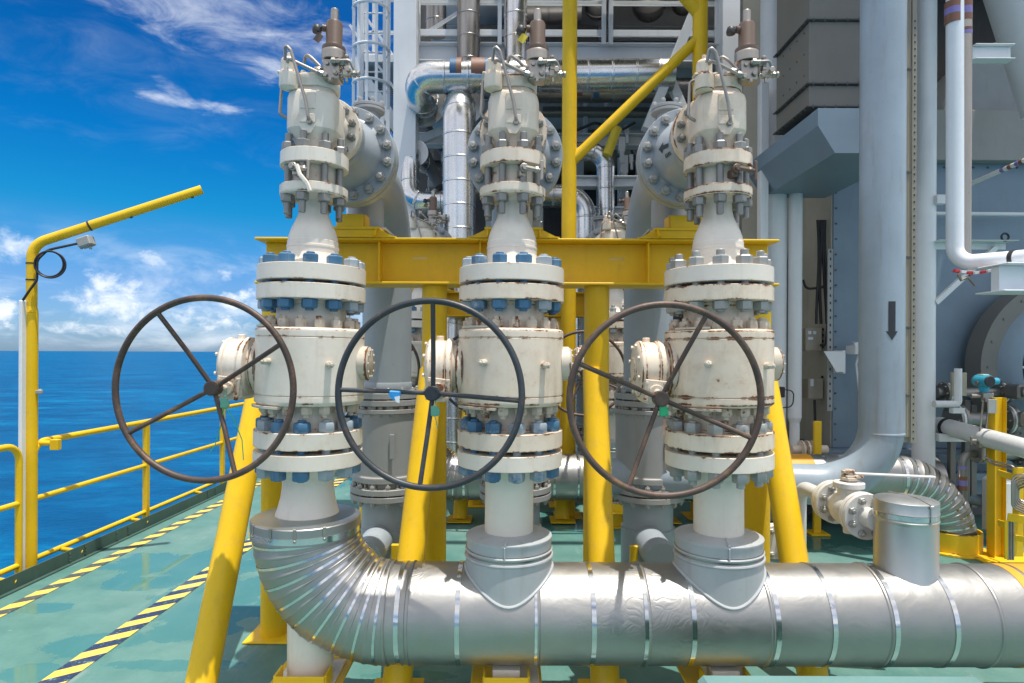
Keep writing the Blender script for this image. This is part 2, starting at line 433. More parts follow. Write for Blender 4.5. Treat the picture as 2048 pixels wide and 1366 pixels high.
# bent pole with junction box
Yp = 5.3
base = PD(62, 1150)
t = thing('bent_pole', 'tall yellow pole with arm bent towards the upper right, by the guard rail', 'pole', (P(62, 900, Yp).x, Yp, 0))
a0 = P(63, 640, Yp); x0 = a0.x
part('lower_pole', MB().cyl((x0, Yp, -.15), (x0, Yp, a0.z + .06), .048, 20).cyl((x0, Yp, a0.z + .06), (x0, Yp, a0.z + .12), .048, 20, .04), YELLOW, t)
b1 = P(63, 489, Yp); e1 = P(404, 379, 5.75)
part('arm', MB().sweep(fillet([(x0, Yp, a0.z + .05), (b1.x + .005, Yp, b1.z), e1], .17, 10), .0405, 18), YELLOW, t)
for z in (P(60, 527, Yp).z, P(60, 560, Yp).z):
    m = MB(); m.lathe([(.043, -.006), (.043, .006)], 18, (x0, Yp, z), wear=False); part('clamp_band', m, BLACK, t)
A0 = Vector((b1.x + .005, Yp, b1.z)); part('arm_band', MB().sweep([A0.lerp(e1, .315), A0.lerp(e1, .325)], .044, 20), BLACK, t)
for tt in (.565, .94): part('pipe_plug', MB().cyl(A0.lerp(e1, tt) + Vector((0, 0, -.05)), A0.lerp(e1, tt) + Vector((0, -.01, -.035)), .014, 10), DKTEAL, t)
m = MB(); bc = P(172, 484, 5.42); m.box(bc, (.115, .09, .085), Matrix.Rotation(-.32, 4, 'Y'), .01)
for d in (-.04, .04): m.cyl(bc + Vector((d, 0, -.03)), bc + Vector((d, 0, -.062)), .012, 8)
part('junction_box', m, BOXG, t)
m = MB(); m.torus(P(99, 528, 5.28), .108, .0085, 40, 8, Matrix.Rotation(.15, 3, 'Z')); m.torus(P(100, 529, 5.26), .112, .0075, 40, 8, Matrix.Rotation(.3, 3, 'Z'))
m.sweep(fillet([P(46, 600, 5.22), P(58, 582, 5.22), P(74, 560, 5.24), P(74, 520, 5.24), P(95, 500, 5.3), P(160, 486, 5.4)], .1, 6), .010, 8)
part('cable_coil', m, BLACK, t)
t2 = solo('cable_channel', MB().bbox(P(36, 600, 5.2) , P(52, 1143, 5.26), .008), WHITEW, 'white cable channel standing against the yellow bent pole', 'channel')
mb = MB(); q = P(60, 870, 5.25)
mb.sweep(fillet([P(70, 886, 5.35), P(108, 886, 5.37)], .1), .022, 12); mb.box(P(111, 889, 5.37), (.07, .05, .09))
solo('lamp_socket', mb, YELLOW, 'small yellow socket fitting projecting from the bent pole', 'fitting')
mb = MB(); mb.cyl(P(70, 784, 5.33), P(84, 782, 5.35), .02, 10); mb.box(P(78, 784, 5.3), (.05, .03, .03))
solo('pole_clamp', mb, BOXG, 'small clip on the bent pole above the sea horizon level', 'clip')
SKYTINT = [(0, (.44, .67, 1.14)), (5.5, (.336, .615, 1.03)), (11.5, (.042, .63, .95)), (17, (.013, .52, .97)), (26, (.012, .37, .8)), (50, (.22, .66, .92))]
TINTK = .715; SKYSTR = .10; SUNSTR = 2.7; EXPO = .95
# ------------------------------------------------------------------ valve stacks
COLX = {'left': (-1.076, .0162), 'middle': (-.012, .0066), 'right': (1.094, -.0069)}
CY = 3.3
def place(t, col, z0, dy=0):
    x, k = COLX[col]; t.location = (x + k * (z0 - 1.0), CY + dy, z0); t.rotation_euler = (0, k, 0)
MESH = {}
def stud_mesh(key, mat, rn, hn, rs, gap, top, bot):
    """one stud bolt: two hex nuts gap apart, stud ends sticking out; origin midway"""
    if key not in MESH:
        m = MB(); g = gap / 2
        if top is not None: m.hexa((0, 0, g), rn, hn, rot=.2).cyl((0, 0, g + hn - .002), (0, 0, g + hn + top), rs, 12)
        if bot is not None: m.hexa((0, 0, -g - hn), rn, hn, rot=.35).cyl((0, 0, -g - hn - bot), (0, 0, -g - hn + .002), rs, 12)
        m.cyl((0, 0, -g), (0, 0, g), rs, 12)
        MESH[key] = m.mesh('stud_bolt', mat)
    return MESH[key]
def ring(name, me, parent, n, r, z, ph=0.0, axis='Z', c=(0, 0)):
    for k in range(n):
        a = 2 * PI * (k + ph) / n
        if axis == 'Z':
            inst(name, me, parent, (r * math.cos(a), r * math.sin(a), z), Matrix.Rotation(a + random.uniform(-.5, .5), 3, 'Z'))
        else:
            inst(name, me, parent, (c[0] + r * math.cos(a), z, c[1] + r * math.sin(a)), Matrix.Rotation(PI / 2, 3, 'X') @ Matrix.Rotation(random.uniform(-.5, .5), 3, 'Z'))

zA1, zA0, zB1, zB0 = 2.338, 2.258, 2.240, 2.164
zC1, zC0, zD1, zD0 = 1.500, 1.416, 1.392, 1.316
RF = .275; RN = .176

def ball_valve(col, label, nut, wheelmat, dx, wz, yw, tilt, spokes):
    t = thing('ball_valve', label, 'valve', (0, 0, zC0), 'ball valves with spoked handwheels')
    m = MB()
    m.lathe([(.13, zB1), (RF, zB1), (RF, zB0), (RN + .012, zB0 - .004), (RN, zB0 - .02), (RN, 2.022), (.262, 2.022), (RF, 2.012), (RF, 1.977), (RF - .005, 1.976), (RF - .005, 1.972), (RF, 1.971),
             (RF, 1.684), (RF - .005, 1.683), (RF - .005, 1.679), (RF, 1.678), (RF, 1.645), (.26, 1.631), (RN, 1.631), (RN, 1.51), (RN + .01, zC1), (RF, zC1), (RF, zC0), (.13, zC0)], 72)
    part('body', m, CREAMS[col], t)
    part('gasket', MB().lathe([(.1, zB1 + .018), (.178, zB1 + .018), (.178, zB1 - .001), (.1, zB1 - .001)], 40, wear=False), STUDG, t)
    su = stud_mesh('su' + nut.name, nut, .041, .047, .021, zA1 - zB0, .030 if nut is GREYNUT else .010, .012)
    ring('stud_bolt', su, t, 12, .228, (zA1 + zB0) / 2, .5)
    sl = stud_mesh('sl' + nut.name, nut, .042, .052, .021, zC1 - zD0, .012, .028 if nut is GREYNUT else .006)
    ring('stud_bolt', sl, t, 12, .228, (zC1 + zD0) / 2, .3)
    sb = stud_mesh('sb', CRNUT, .029, .042, .017, .001, .016, None)
    ring('body_bolt', sb, t, 16, .226, 2.022, .2)
    sb2 = stud_mesh('sb2', CRNUT, .029, .040, .016, .001, None, .018)
    ring('body_bolt', sb2, t, 16, .226, 1.631, .6)
    m = MB(); m.prism([(.20 * math.cos(a), .20 * math.sin(a)) for a in [3.5 + .05 * i for i in range(20)]] + [(.285 * math.cos(a), .285 * math.sin(a)) for a in [4.45 - .05 * i for i in range(20)]], 1.618, 1.630)
    PLT = [(.20 * math.cos(a), .20 * math.sin(a)) for a in [3.5 + .05 * i for i in range(16)]] + [(.27 * math.cos(a), .27 * math.sin(a)) for a in [4.25 - .05 * i for i in range(16)]]
    part('bracket_plate', m, RUSTY, t); m = MB(); m.prism(PLT, 2.0225, 2.033); part('bracket_plate', m, RUSTY, t)
    # trunnion cap on the far side, small vent plugs
    m = MB(); m.lathe([(.001, .318), (.075, .318), (.09, .308), (.09, .262)], 36, (0, 0, 1.845), 'X')
    for k in range(10): m.hexa((.317, .072 * math.cos(k * .628), 1.845 + .072 * math.sin(k * .628)), .008, .006, (1, 0, 0))
    part('trunnion_cap', m, RUSTY, t)
    for a, z in ((-.95, 1.84), (-2.05, 1.85)):
        d = Vector((math.cos(a), math.sin(a), 0)); q = d * .262 + Vector((0, 0, z))
        part('vent_plug', MB().cyl(q, q + d * .035, .017, 14).hexa(q + d * .034, .017, .02, d).cyl(q + d * .05, q + d * .064, .009, 8), RUSTY, t)
    # worm gearbox on the stem
    m = MB(); gz = 1.82
    m.lathe([(.02, -.245), (.145, -.245), (.145, -.275), (.118, -.277), (.118, -.30)], 40, (0, 0, gz), 'X')
    part('mounting_flange', m, RUSTY, t)
    m = MB(); m.lathe([(.12, -.298), (.150, -.304), (.152, -.33), (.14, -.338), (.14, -.405), (.148, -.407), (.148, -.425), (.13, -.438), (.06, -.443), (.06, -.452), (.001, -.452)], 40, (0, 0, gz), 'X')
    m.box((-.365, -.02, gz - .115), (.105, .22, .12), None, .02); m.cyl((-.365, -.12, gz - .11), (-.365, -.15, gz - .11), .05, 24)
    m.cyl((-.375, .02, gz + .13), (-.375, .02, gz + .165), .02, 12)
    for k in range(8): m.hexa((-.437, .128 * math.cos(k * .785 + .3), gz + .128 * math.sin(k * .785 + .3)), .011, -.012, (1, 0, 0))
    part('gearbox', m, CREAMS[col], t)
    m = MB(); m.box((-.365, -.154, gz - .11), (.115, .012, .115), Matrix.Rotation(.1, 4, 'Y'), .012)
    for i in (-1, 1):
        for j in (-1, 1): m.hexa((-.365 + i * .044, -.159, gz - .11 + j * .044), .008, .007, (0, -1, 0))
    m.cyl((-.365, -.158, gz - .11), (-.365, -.185, gz - .11), .036, 20)
    part('input_cover', m, RUSTY, t)
    # handwheel: rim, hub, spokes
    Rw = .43; c = Vector((dx, yw - CY, wz)); Rm = Matrix.Rotation(tilt, 3, 'Z')
    hub = Rm @ Vector((0, .095, 0))
    m = MB(); m.torus((0, 0, 0), Rw, .0155, 96, 14)
    w = bpy.data.objects.new('handwheel', m.mesh('handwheel', wheelmat)); C.objects.link(w); w.parent = t
    w.matrix_basis = Matrix.Translation(c - OFF[t.name]) @ Rm.to_4x4(); OFF[w.name] = Vector((0, 0, 0))
    sh = Rm.inverted() @ (Vector((-.365, -.185, gz - .11)) - c)
    part('hub', MB().cyl((0, .055, 0), (0, .12, 0), .036, 24, bev=.006), wheelmat, w)
    part('shaft', MB().cyl((0, .115, 0), sh, .017, 14), RUSTY, w)
    for a in spokes:
        a = math.radians(a)
        m = MB(); m.sweep([(.028 * math.cos(a), .085, .028 * math.sin(a)), (.2 * math.cos(a), .055, .2 * math.sin(a)), (.425 * math.cos(a), .0, .425 * math.sin(a))], .0115, 10)
        part('spoke', m, wheelmat, w)
    place(t, col, zC0); return t

def cone(col, label):
    t = thing('concentric_reducer', label, 'pipe reducer', (0, 0, zA0), 'white reducers under the relief valves')
    m = MB(); m.lathe([(.12, zA0), (RF, zA0), (RF, zA1), (.165, zA1 + .004), (.145, zA1 + .03), (.131, zA1 + .075)], 72)
    part('lower_flange', m, CREAM2, t)
    m = MB(); m.lathe([(.131, zA1 + .06), (.131, 2.44), (.1335, 2.442), (.1335, 2.452), (.130, 2.454), (.130, 2.478), (.127, 2.482), (.124, 2.505), (.113, 2.54), (.097, 2.575), (.081, 2.612), (.073, 2.645), (.071, 2.69), (.080, 2.709)], 64, wear=False)
    part('cone', m, CREAM2, t, ang=25)
    part('upper_flange', MB().lathe([(.05, 2.706), (.165, 2.706), (.173, 2.712), (.173, 2.760), (.05, 2.760)], 56), CREAMS[col], t)
    place(t, col, zA0); return t

def spool(col, label, flare):
    t = thing('spool_pipe', label, 'pipe spool', (0, 0, .95), 'white spool pipes between manifold and ball valves')
    part('flange', MB().lathe([(.1, zD1), (RF, zD1), (RF, zD0), (.17, zD0 - .003), (.152, zD0 - .02), (.135, zD0 - .06)], 72), CREAM2, t)
    if flare: pr = [(.136, zD0 - .05), (.134, zD0 - .07), (.130, zD0 - .09), (.130, 1.20), (.137, 1.14), (.152, 1.08), (.166, 1.04), (.168, .98)]
    else: pr = [(.136, zD0 - .05), (.133, zD0 - .065), (.133, zD0 - .075), (.128, zD0 - .09), (.128, .90)]
    part('pipe', MB().lathe(pr, 56, wear=False), CREAM2, t)
    place(t, col, .95); return t

def relief_valve(col, label, turn):
    z0 = 2.761
    t = thing('relief_valve', label, 'relief valve', (0, 0, z0), 'pilot operated relief valves at the top')
    part('spacer_ring', MB().lathe([(.02, z0), (.118, z0), (.118, 2.861), (.02, 2.861)], 40, wear=False), RUSTY, t)
    m = MB(); bz = 2.81; q = Vector((.02, -.115, bz))
    d = Vector((.35 if col == 'middle' else (-.35 if col == 'left' else .25), -1, 0)).normalized()
    m.box(Vector((0, 0, bz)) + d * .125, (.036, .07, .036), Matrix.Rotation(math.atan2(-d.x, -d.y) * -1, 4, 'Z'))
    e = Vector((0, 0, bz + .02)) + d * .18
    m.cyl(e - d * .03, e, .022, 16).hexa(e, .017, .012, d); m.cyl(e, e + Vector((.08, -.01, -.02)), .011, 10); m.hexa(e + Vector((.05, -.006, -.014)), .016, .02, (1, 0, 0)); m.cyl(e + Vector((.085, -.01, .03)), e + Vector((.085, -.01, -.065)), .009, 10)
    part('bleed_valve', m, BRONZE if col == 'right' else STEEL, t)
    if col == 'left':
        m = MB(); m.sweep([e + Vector((.03, -.02, .0)), e + Vector((.05, -.03, -.05)), e + Vector((.085, -.03, -.09)), e + Vector((.10, -.025, -.13))], .011, 6); part('ribbon', m, CREAM2, t)
    part('inlet_flange', MB().lathe([(.06, 2.861), (.173, 2.861), (.173, 2.932), (.05, 2.932)], 56), CREAMS[col], t)
    st = stud_mesh('rv', STUDG, .034, .042, .018, 2.932 - 2.708, .045, .06)
    ring('stud_bolt', st, t, 8, .139, (2.932 + 2.708) / 2, .5 + turn)
    m = MB(); m.lathe([(.085, 2.93), (.088, 2.965), (.096, 2.992), (.116, 3.022), (.132, 3.045), (.133, 3.06), (.133, 3.205), (.127, 3.228), (.110, 3.246), (.103, 3.262), (.06, 3.264)], 64, wear=False, sq=3.0)
    m.box((0, -.133, 3.175), (.078, .010, .085)); m.box((0, -.1335, 3.085), (.078, .010, .045)); m.prism([(-.045, 3.055), (.045, 3.055), (.018, 3.012), (-.018, 3.012)], -.134, -.10, 'Y')
    m.lathe([(.11, .05), (.125, .12), (.128, .18), (.14, .20)], 40, (0, 0, 3.135), 'Y', wear=False)
    for s in (-1, 1): m.box((s * .11, .07, 3.12), (.02, .12, .22))
    part('body', m, CREAMS[col], t, ang=28)
    part('outlet_flange', MB().lathe([(.05, .185), (.188, .185), (.188, .245), (.05, .245)], 56, (0, 0, 3.135), 'Y'), CREAMS[col], t)
    so = stud_mesh('rvo', STUDG, .022, .028, .012, .13, .012, .008)
    ring('outlet_bolt', so, t, 12, .152, .25, .5, 'Y', (0, 3.135))
    m = MB(); m.lathe([(.03, 3.262), (.118, 3.262), (.122, 3.268), (.122, 3.318), (.116, 3.326), (.03, 3.326)], 48)
    for k in range(8): m.hexa((.102 * math.cos(k * .785 + .4), .102 * math.sin(k * .785 + .4), 3.326), .014, .014)
    part('bonnet', m, CREAMS[col], t)
    # pilot on the front right, filter on the front left
    px, py_ = .118, -.10
    m = MB(); m.box((px, py_, 3.335), (.085, .085, .10), None, .004); m.box((px - .07, py_ + .02, 3.325), (.09, .05, .035)); m.box((px, py_, 3.29), (.06, .06, .012))
    m.hexa((px - .06, py_ - .025, 3.335), .014, .03, (-1, 0, 0)); m.hexa((px - .02, py_ - .043, 3.36), .011, .01, (0, -1, 0)); m.hexa((px + .025, py_ - .043, 3.31), .011, .01, (0, -1, 0))
    part('pilot_block', m, STEEL, t)
    m = MB(); m.lathe([(.048, 3.385), (.060, 3.387), (.060, 3.436), (.056, 3.438)], 36, (px, py_, 0))
    part('pilot_ring', m, STEEL, t)
    m = MB(); m.lathe([(.058, 3.437), (.059, 3.441), (.058, 3.458), (.045, 3.462), (.041, 3.472), (.041, 3.578), (.036, 3.590), (.019, 3.592)], 36, (px, py_, 0), wear=False)
    m.cyl((px - .03, py_, 3.555), (px - .062, py_ - .01, 3.555), .018, 14)
    part('pilot_bonnet', m, BRONZE, t, ang=28)
    part('pilot_cap', MB().lathe([(.020, 3.588), (.020, 3.652), (.017, 3.656), (.017, 3.648), (.001, 3.648)], 20, (px, py_, 0), wear=False), STEEL, t)
    m = MB(); m.lathe([(.004, .0), (.022, .004), (.024, .02), (.018, .038), (.01, .044)], 18, (px - .085, py_ - .012, 3.525), wear=False).cyl((px - .06, py_ - .01, 3.553), (px - .09, py_ - .012, 3.553), .011, 10)
    part('vent_cap', m, BLACK, t)
    m = MB()
    m.hexa((px + .043, py_ - .035, 3.365), .015, .02, (1, 0, 0)); m.cyl((px + .04, py_ - .035, 3.365), (px + .085, py_ - .04, 3.367), .009, 10)
    m.hexa((px + .005, py_ - .058, 3.365), .017, .020, (1, 0, 0)); m.cyl((px + .0, py_ - .055, 3.365), (px + .05, py_ - .06, 3.366), .011, 10)
    m.sweep(fillet([(px + .03, py_ - .06, 3.366), (px + .095, py_ - .055, 3.372), (px + .118, py_ - .035, 3.325)], .02, 5), .0075, 8)
    vx, vy = px + .075, py_ - .03
    m.cyl((vx, vy, 3.30), (vx, vy, 3.375), .011, 10); m.hexa((vx, vy, 3.332), .018, .016); m.hexa((vx, vy, 3.352), .015, .014); m.cyl((vx, vy, 3.375), (vx, vy, 3.40), .006, 8); m.cyl((vx, vy, 3.395), (vx, vy, 3.408), .012, 10)
    m.box((vx + .005, vy - .008, 3.312), (.045, .034, .036), None, .006); m.cyl((vx - .03, vy, 3.31), (vx + .058, vy - .01, 3.309), .012, 12); m.hexa((vx + .036, vy - .01, 3.309), .017, .014, (1, 0, 0)); m.cyl((vx + .056, vy - .01, 3.309), (vx + .070, vy - .01, 3.309), .016, 12)
    m.cyl((vx + .02, vy - .03, 3.316), (vx + .02, vy - .055, 3.316), .012, 10); m.hexa((vx + .02, vy - .05, 3.316), .015, .01, (0, -1, 0)); m.cyl((vx + .005, vy - .01, 3.296), (vx + .005, vy - .01, 3.268), .008, 8)
    m.hexa((px - .028, py_ - .045, 3.30), .013, .012, (0, -1, 0)); m.hexa((px + .02, py_ - .045, 3.315), .012, .012, (0, -1, 0)); m.hexa((px, py_ - .05, 3.283), .013, -.02)
    part('pilot_fittings', m, STEEL, t)
    fx, fy = -.105, -.115
    m = MB(); m.lathe([(.03, 3.235), (.045, 3.24), (.047, 3.25), (.047, 3.315), (.040, 3.32), (.040, 3.378), (.030, 3.392), (.012, 3.395)], 32, (fx, fy, 0)); m.box((fx, fy + .004, 3.318), (.11, .05, .012)); m.cyl((fx, fy, 3.39), (fx, fy, 3.42), .011, 10)
    part('filter_housing', m, CREAMS[col], t)
    m = MB(); r = .0085
    m.sweep(fillet([(fx - .002, fy - .05, 3.36), (fx + .005, fy - .075, 3.43), (fx + .035, fy - .075, 3.40), (.0, -.165, 3.16), (.014, -.160, 3.07), (.014, -.115, 3.058)], .022, 5), r, 10)
    m.hexa((.014, -.155, 3.066), .016, .022, (0, 1, 0))
    m.sweep(fillet([(fx + .01, fy - .045, 3.355), (fx + .02, fy - .07, 3.36), (px - .055, py_ - .05, 3.305), (px - .03, py_ - .02, 3.305)], .02, 4), r, 10)
    m.hexa((px - .065, py_ - .048, 3.311), .015, .03, (.9, 0, -.3))
    m.sweep(fillet([(fx + .07, fy + .02, 3.38), (fx + .085, fy - .0, 3.42), (fx + .12, fy - .01, 3.39), (px - .05, py_ - .02, 3.34)], .018, 4), r, 10)
    m.sweep(fillet([(fx - .02, fy + .05, 3.32), (fx - .055, fy + .06, 3.31), (fx - .065, fy + .06, 3.13), (fx - .03, fy + .07, 3.115), (fx + .02, fy + .08, 3.115)], .02, 5), r, 10)
    part('sensing_tube', m, TUBEM, t)
    if col != 'right':
        m = MB(); m.box((px - .075, py_ - .02, 3.50), (.035, .003, .045), Matrix.Rotation(.6, 4, 'Y')); m.sweep([(px - .045, py_ - .02, 3.57), (px - .065, py_ - .02, 3.52), (px - .06, py_ - .02, 3.48)], .0015, 6)
        part('tag', m, YTAG if col == 'middle' else BRONZE, t)
    place(t, col, z0); return t

def outlet(col, label, arrow=False):
    """grey reducer, flange pair, big elbow and down pipe behind a relief valve"""
    t = thing('outlet_pipe', label, 'outlet pipe', (0, .245, 1.58), 'grey outlet pipes behind the relief valves')
    zc = 3.125
    m = MB(); m.lathe([(.05, .248), (.186, .248), (.186, .30), (.15, .305), (.145, .33), (.165, .40), (.198, .48), (.215, .53), (.22, .56), (.235, .575)], 56, (0, 0, zc), 'Y', wear=False)
    part('reducer', m, GREYP, t, ang=25)
    if arrow:
        m = MB(); rc_ = lambda y: .1465 + (y - .33) * .268 if y < .40 else .1665 + (y - .40) * .405
        def pt(u, w):
            a = PI - .05 + w / .18; return ((rc_(u) + .0035) * math.cos(a), u, zc + (rc_(u) + .0035) * math.sin(a))
        m.add([pt(.395, -.012), pt(.395, .012), pt(.45, -.012), pt(.45, .012)], [(0, 1, 3, 2)])
        m.add([pt(.45, -.034), pt(.45, 0), pt(.45, .034), pt(.485, 0)], [(0, 1, 3), (1, 2, 3)])
        for k in range(7): m.add([pt(.345 + k * .013, .045), pt(.352 + k * .013, .045), pt(.345 + k * .013, .070), pt(.352 + k * .013, .070)], [(0, 1, 3, 2)])
        part('flow_arrow', m, BLACKP, t)
    m = MB(); m.lathe([(.1, .575), (.30, .575), (.30, .64), (.1, .64)], 72, (0, 0, zc), 'Y'); m.lathe([(.1, .652), (.30, .652), (.30, .715), (.235, .72), (.205, .76)], 72, (0, 0, zc), 'Y'); m.lathe([(.1, .64), (.27, .64), (.27, .652), (.1, .652)], 48, (0, 0, zc), 'Y', wear=False)
    part('flange_pair', m, GREYP, t)
    so = stud_mesh('go', GREYNUT, .030, .034, .016, .142, .014, .012)
    ring('flange_bolt', so, t, 16, .262, .645, .5, 'Y', (0, zc))
    m = MB(); yv = 1.78
    m.sweep(fillet([(0, .74, zc), (0, yv, zc), (0, yv, 1.60)], .70, 20), .196, 48)
    m.lathe([(.198, 1.66), (.203, 1.65), (.203, 1.60), (.2, 1.59)], 48, (0, yv, 0), wear=False)
    part('elbow', m, GREYP, t)
    m = MB(); m.lathe([(.122, 2.745), (.122, 3.0)], 40, (0, 1.08, 0), wear=False); m.prism([(-.17, .93), (.17, .93), (.17, 1.30), (-.17, 1.30)], 2.728, 2.744)
    part('trunnion', m, GREYP, t)
    m = MB(); m.lathe([(.05, 3.20), (.07, 3.20), (.07, 3.60), (.11, 3.605), (.11, 3.625), (.05, 3.627), (.11, 3.628), (.11, 3.65), (.02, 3.651)], 28, (.0, 1.15, 0))
    for k in range(6): m.hexa((.09 * math.cos(k * 1.047), 1.15 + .09 * math.sin(k * 1.047), 3.65), .017, .035)
    part('vent_flange', m, GREYD, t)
    x, k = COLX[col]; t.location = (x + k * 2.1 + .004, CY + .245, 1.58); t.rotation_euler = (0, 0, -YAW); return t

def check_valve(col, label):
    t = thing('check_valve', label, 'check valve', (0, 1.78, 0), 'grey valve bodies at the foot of the outlet pipes')
    y = 1.78
    m = MB(); m.lathe([(.1, 1.58), (.275, 1.58), (.275, 1.535), (.2, 1.534), (.2, 1.525), (.275, 1.524), (.275, 1.48), (.235, 1.478), (.235, 1.455), (.275, 1.453), (.275, 1.42), (.262, 1.418), (.262, .93), (.272, .925), (.272, .88), (.235, .878),
                       (.235, .835), (.29, .834), (.29, .79), (.22, .788), (.22, .778), (.29, .777), (.29, .735), (.21, .73), (.203, .70)], 64, (0, y, 0))
    m.box((.09, y - .265, 1.17), (.035, .01, .19))
    part('body', m, GREYD, t)
    for (r, z, n, hh, g) in ((.245, 1.53, 14, .03, .10), (.25, 1.437, 20, .022, .035), (.25, .86, 18, .03, .03), (.262, .785, 14, .03, .10)):
        me = stud_mesh('cv%.2f' % z, GREYNUT, .022, hh, .011, g, .012, .012)
        for k in range(n):
            a = 2 * PI * k / n; inst('flange_bolt', me, t, (r * math.cos(a), y + r * math.sin(a), z))
    m = MB(); m.lathe([(.2, .74), (.2, .50), (.215, .495), (.215, .0)], 48, (0, y, 0), wear=False); m.lathe([(.118, 1.15), (.118, 1.72)], 36, (-.03, 0, .43), 'Y', wear=False)
    part('riser', m, GREYP, t)
    x, k = COLX[col]; t.location = (x + k * 2.1 + .03, CY + y, 0); return t
# ------------------------------------------------------------------ row of three relief stacks
ROW = []      # things of the near row that the far row repeats: (thing, far label)
def far(o, label, group=None): ROW.append((o, label)); return o
XL, XM, XR = (COLX[k][0] for k in ('left', 'middle', 'right'))
far(ball_valve('left', 'cream ball valve with blue nuts and brown handwheel against the sea', BLUENUT, IRON, -.385, 1.716, 2.94, -.05, (31, 123, 211, 292)), 'leftmost ball valve of the far row behind the yellow frame')
far(ball_valve('middle', 'cream ball valve with blue nuts and blue-black handwheel bearing a blue tape', BLUENUT, IRONB, -.375, 1.704, 2.874, -.10, (88, 178, 265, 357)), 'middle ball valve of the far row, almost hidden by the near middle stack')
far(ball_valve('right', 'cream ball valve with bare grey nuts, rusty body bolts and brown handwheel', GREYNUT, IRON, -.40, 1.693, 2.807, .0, (64, 157, 247, 336)), 'rightmost ball valve of the far row behind the yellow frame')
far(cone('left', 'white cone reducer under the relief valve standing against the sky'), 'leftmost white cone reducer of the far row')
far(cone('middle', 'white cone reducer in the middle stack, above the blue handwheel valve'), 'middle white cone reducer of the far row')
far(cone('right', 'white cone reducer above the flange with bare grey studs'), 'rightmost white cone reducer of the far row')
far(spool('left', 'white spool pipe flaring into the silver elbow', True), 'leftmost white spool pipe of the far row')
far(spool('middle', 'straight white spool pipe on the middle collar of the silver manifold', False), 'middle white spool pipe of the far row')
far(spool('right', 'straight white spool pipe on the collar nearest the silver branch cap', False), 'rightmost white spool pipe of the far row')
far(relief_valve('left', 'cream relief valve with brown pilot standing against the blue sky', .35), 'leftmost relief valve of the far row showing over the yellow beam')
far(relief_valve('middle', 'cream relief valve with yellow tag, in front of the banded silver pipe', .0), 'middle relief valve of the far row, hidden behind the near middle cone')
far(relief_valve('right', 'cream relief valve without a tag, beside the blue-grey hopper', .2), 'rightmost relief valve of the far row showing over the yellow beam')
far(outlet('left', 'grey outlet pipe and flanged elbow right of the sky-side relief valve'), 'leftmost grey outlet pipe of the far row')
far(outlet('middle', 'grey outlet pipe with flange ring showing round the middle relief valve'), 'middle grey outlet pipe of the far row')
far(outlet('right', 'grey outlet pipe and flanged elbow left of the relief valve by the hopper', True), 'rightmost grey outlet pipe of the far row')
far(check_valve('left', 'grey check valve body between the left and middle handwheels'), 'leftmost grey check valve of the far row')
far(check_valve('middle', 'grey check valve body behind the middle ball valve'), 'middle grey check valve of the far row')
far(check_valve('right', 'grey check valve body seen through the right handwheel'), 'rightmost grey check valve of the far row')

# insulated manifold
MZ = .531; MR = .252
t = thing('insulated_manifold', 'big silver clad manifold pipe with elbow along the bottom of the picture', 'pipeline', (0, CY, 0)); MAN = t
BR = .46; ex0 = XL - .005
# elbow with lobster-back seams: centre of bend
cx, cz = ex0 + BR, MZ + BR
def epos(a): return Vector((cx - BR * math.cos(a), CY, cz - BR * math.sin(a)))
pts, rr = [], []
zt_ = 1.035
def addp(p, r): pts.append(p); rr.append(r)
RE = MR + .016
addp(Vector((ex0, CY, zt_)), RE + .006); addp(Vector((ex0, CY, zt_ - .004)), RE + .010); addp(Vector((ex0, CY, zt_ - .085)), RE + .010); addp(Vector((ex0, CY, zt_ - .088)), RE)
for i in range(10):
    a = (i + .1) / 9.2 * PI / 2
    for da, dr in ((-.016, 0), (-.008, .003), (0, .004), (.008, .003), (.016, 0.0), (.07, 0.0)):
        if 0 <= a + da <= PI / 2: addp(epos(a + da), (RE if a < 1.0 else MR + .006) + dr)
addp(epos(PI / 2), MR + .006)
part('elbow_cladding', MB().sweep(pts, rr, 72), CLAD, t, ang=22)
for i in range(9):
    a = (i + .55) / 9.2 * PI / 2 + .012
    p0, p1 = epos(a - .014), epos(a + .014); r = (RE if a < 1.0 else MR + .006) + .0025
    part('strap', MB().sweep([p0, p1], r, 64, caps=False), BAND, t)
part('strap', MB().lathe([(RE + .0125, zt_ - .075), (RE + .0125, zt_ - .045)], 64, (ex0, CY, 0), wear=False), BAND, t)
for a in (-1.9, -1.45, -.95, -2.4):
    m = MB(); q = Vector((math.cos(a), math.sin(a), 0)); m.box(Vector((ex0, CY, zt_ - .02)) + q * (RE + .012), (.016, .006, .05), Matrix.Rotation(a + PI / 2, 4, 'Z')); m.cyl(Vector((ex0, CY, zt_ - .055)) + q * (RE + .011), Vector((ex0, CY, zt_ - .055)) + q * (RE + .02), .008, 8)
    part('latch', m, STEEL, t)
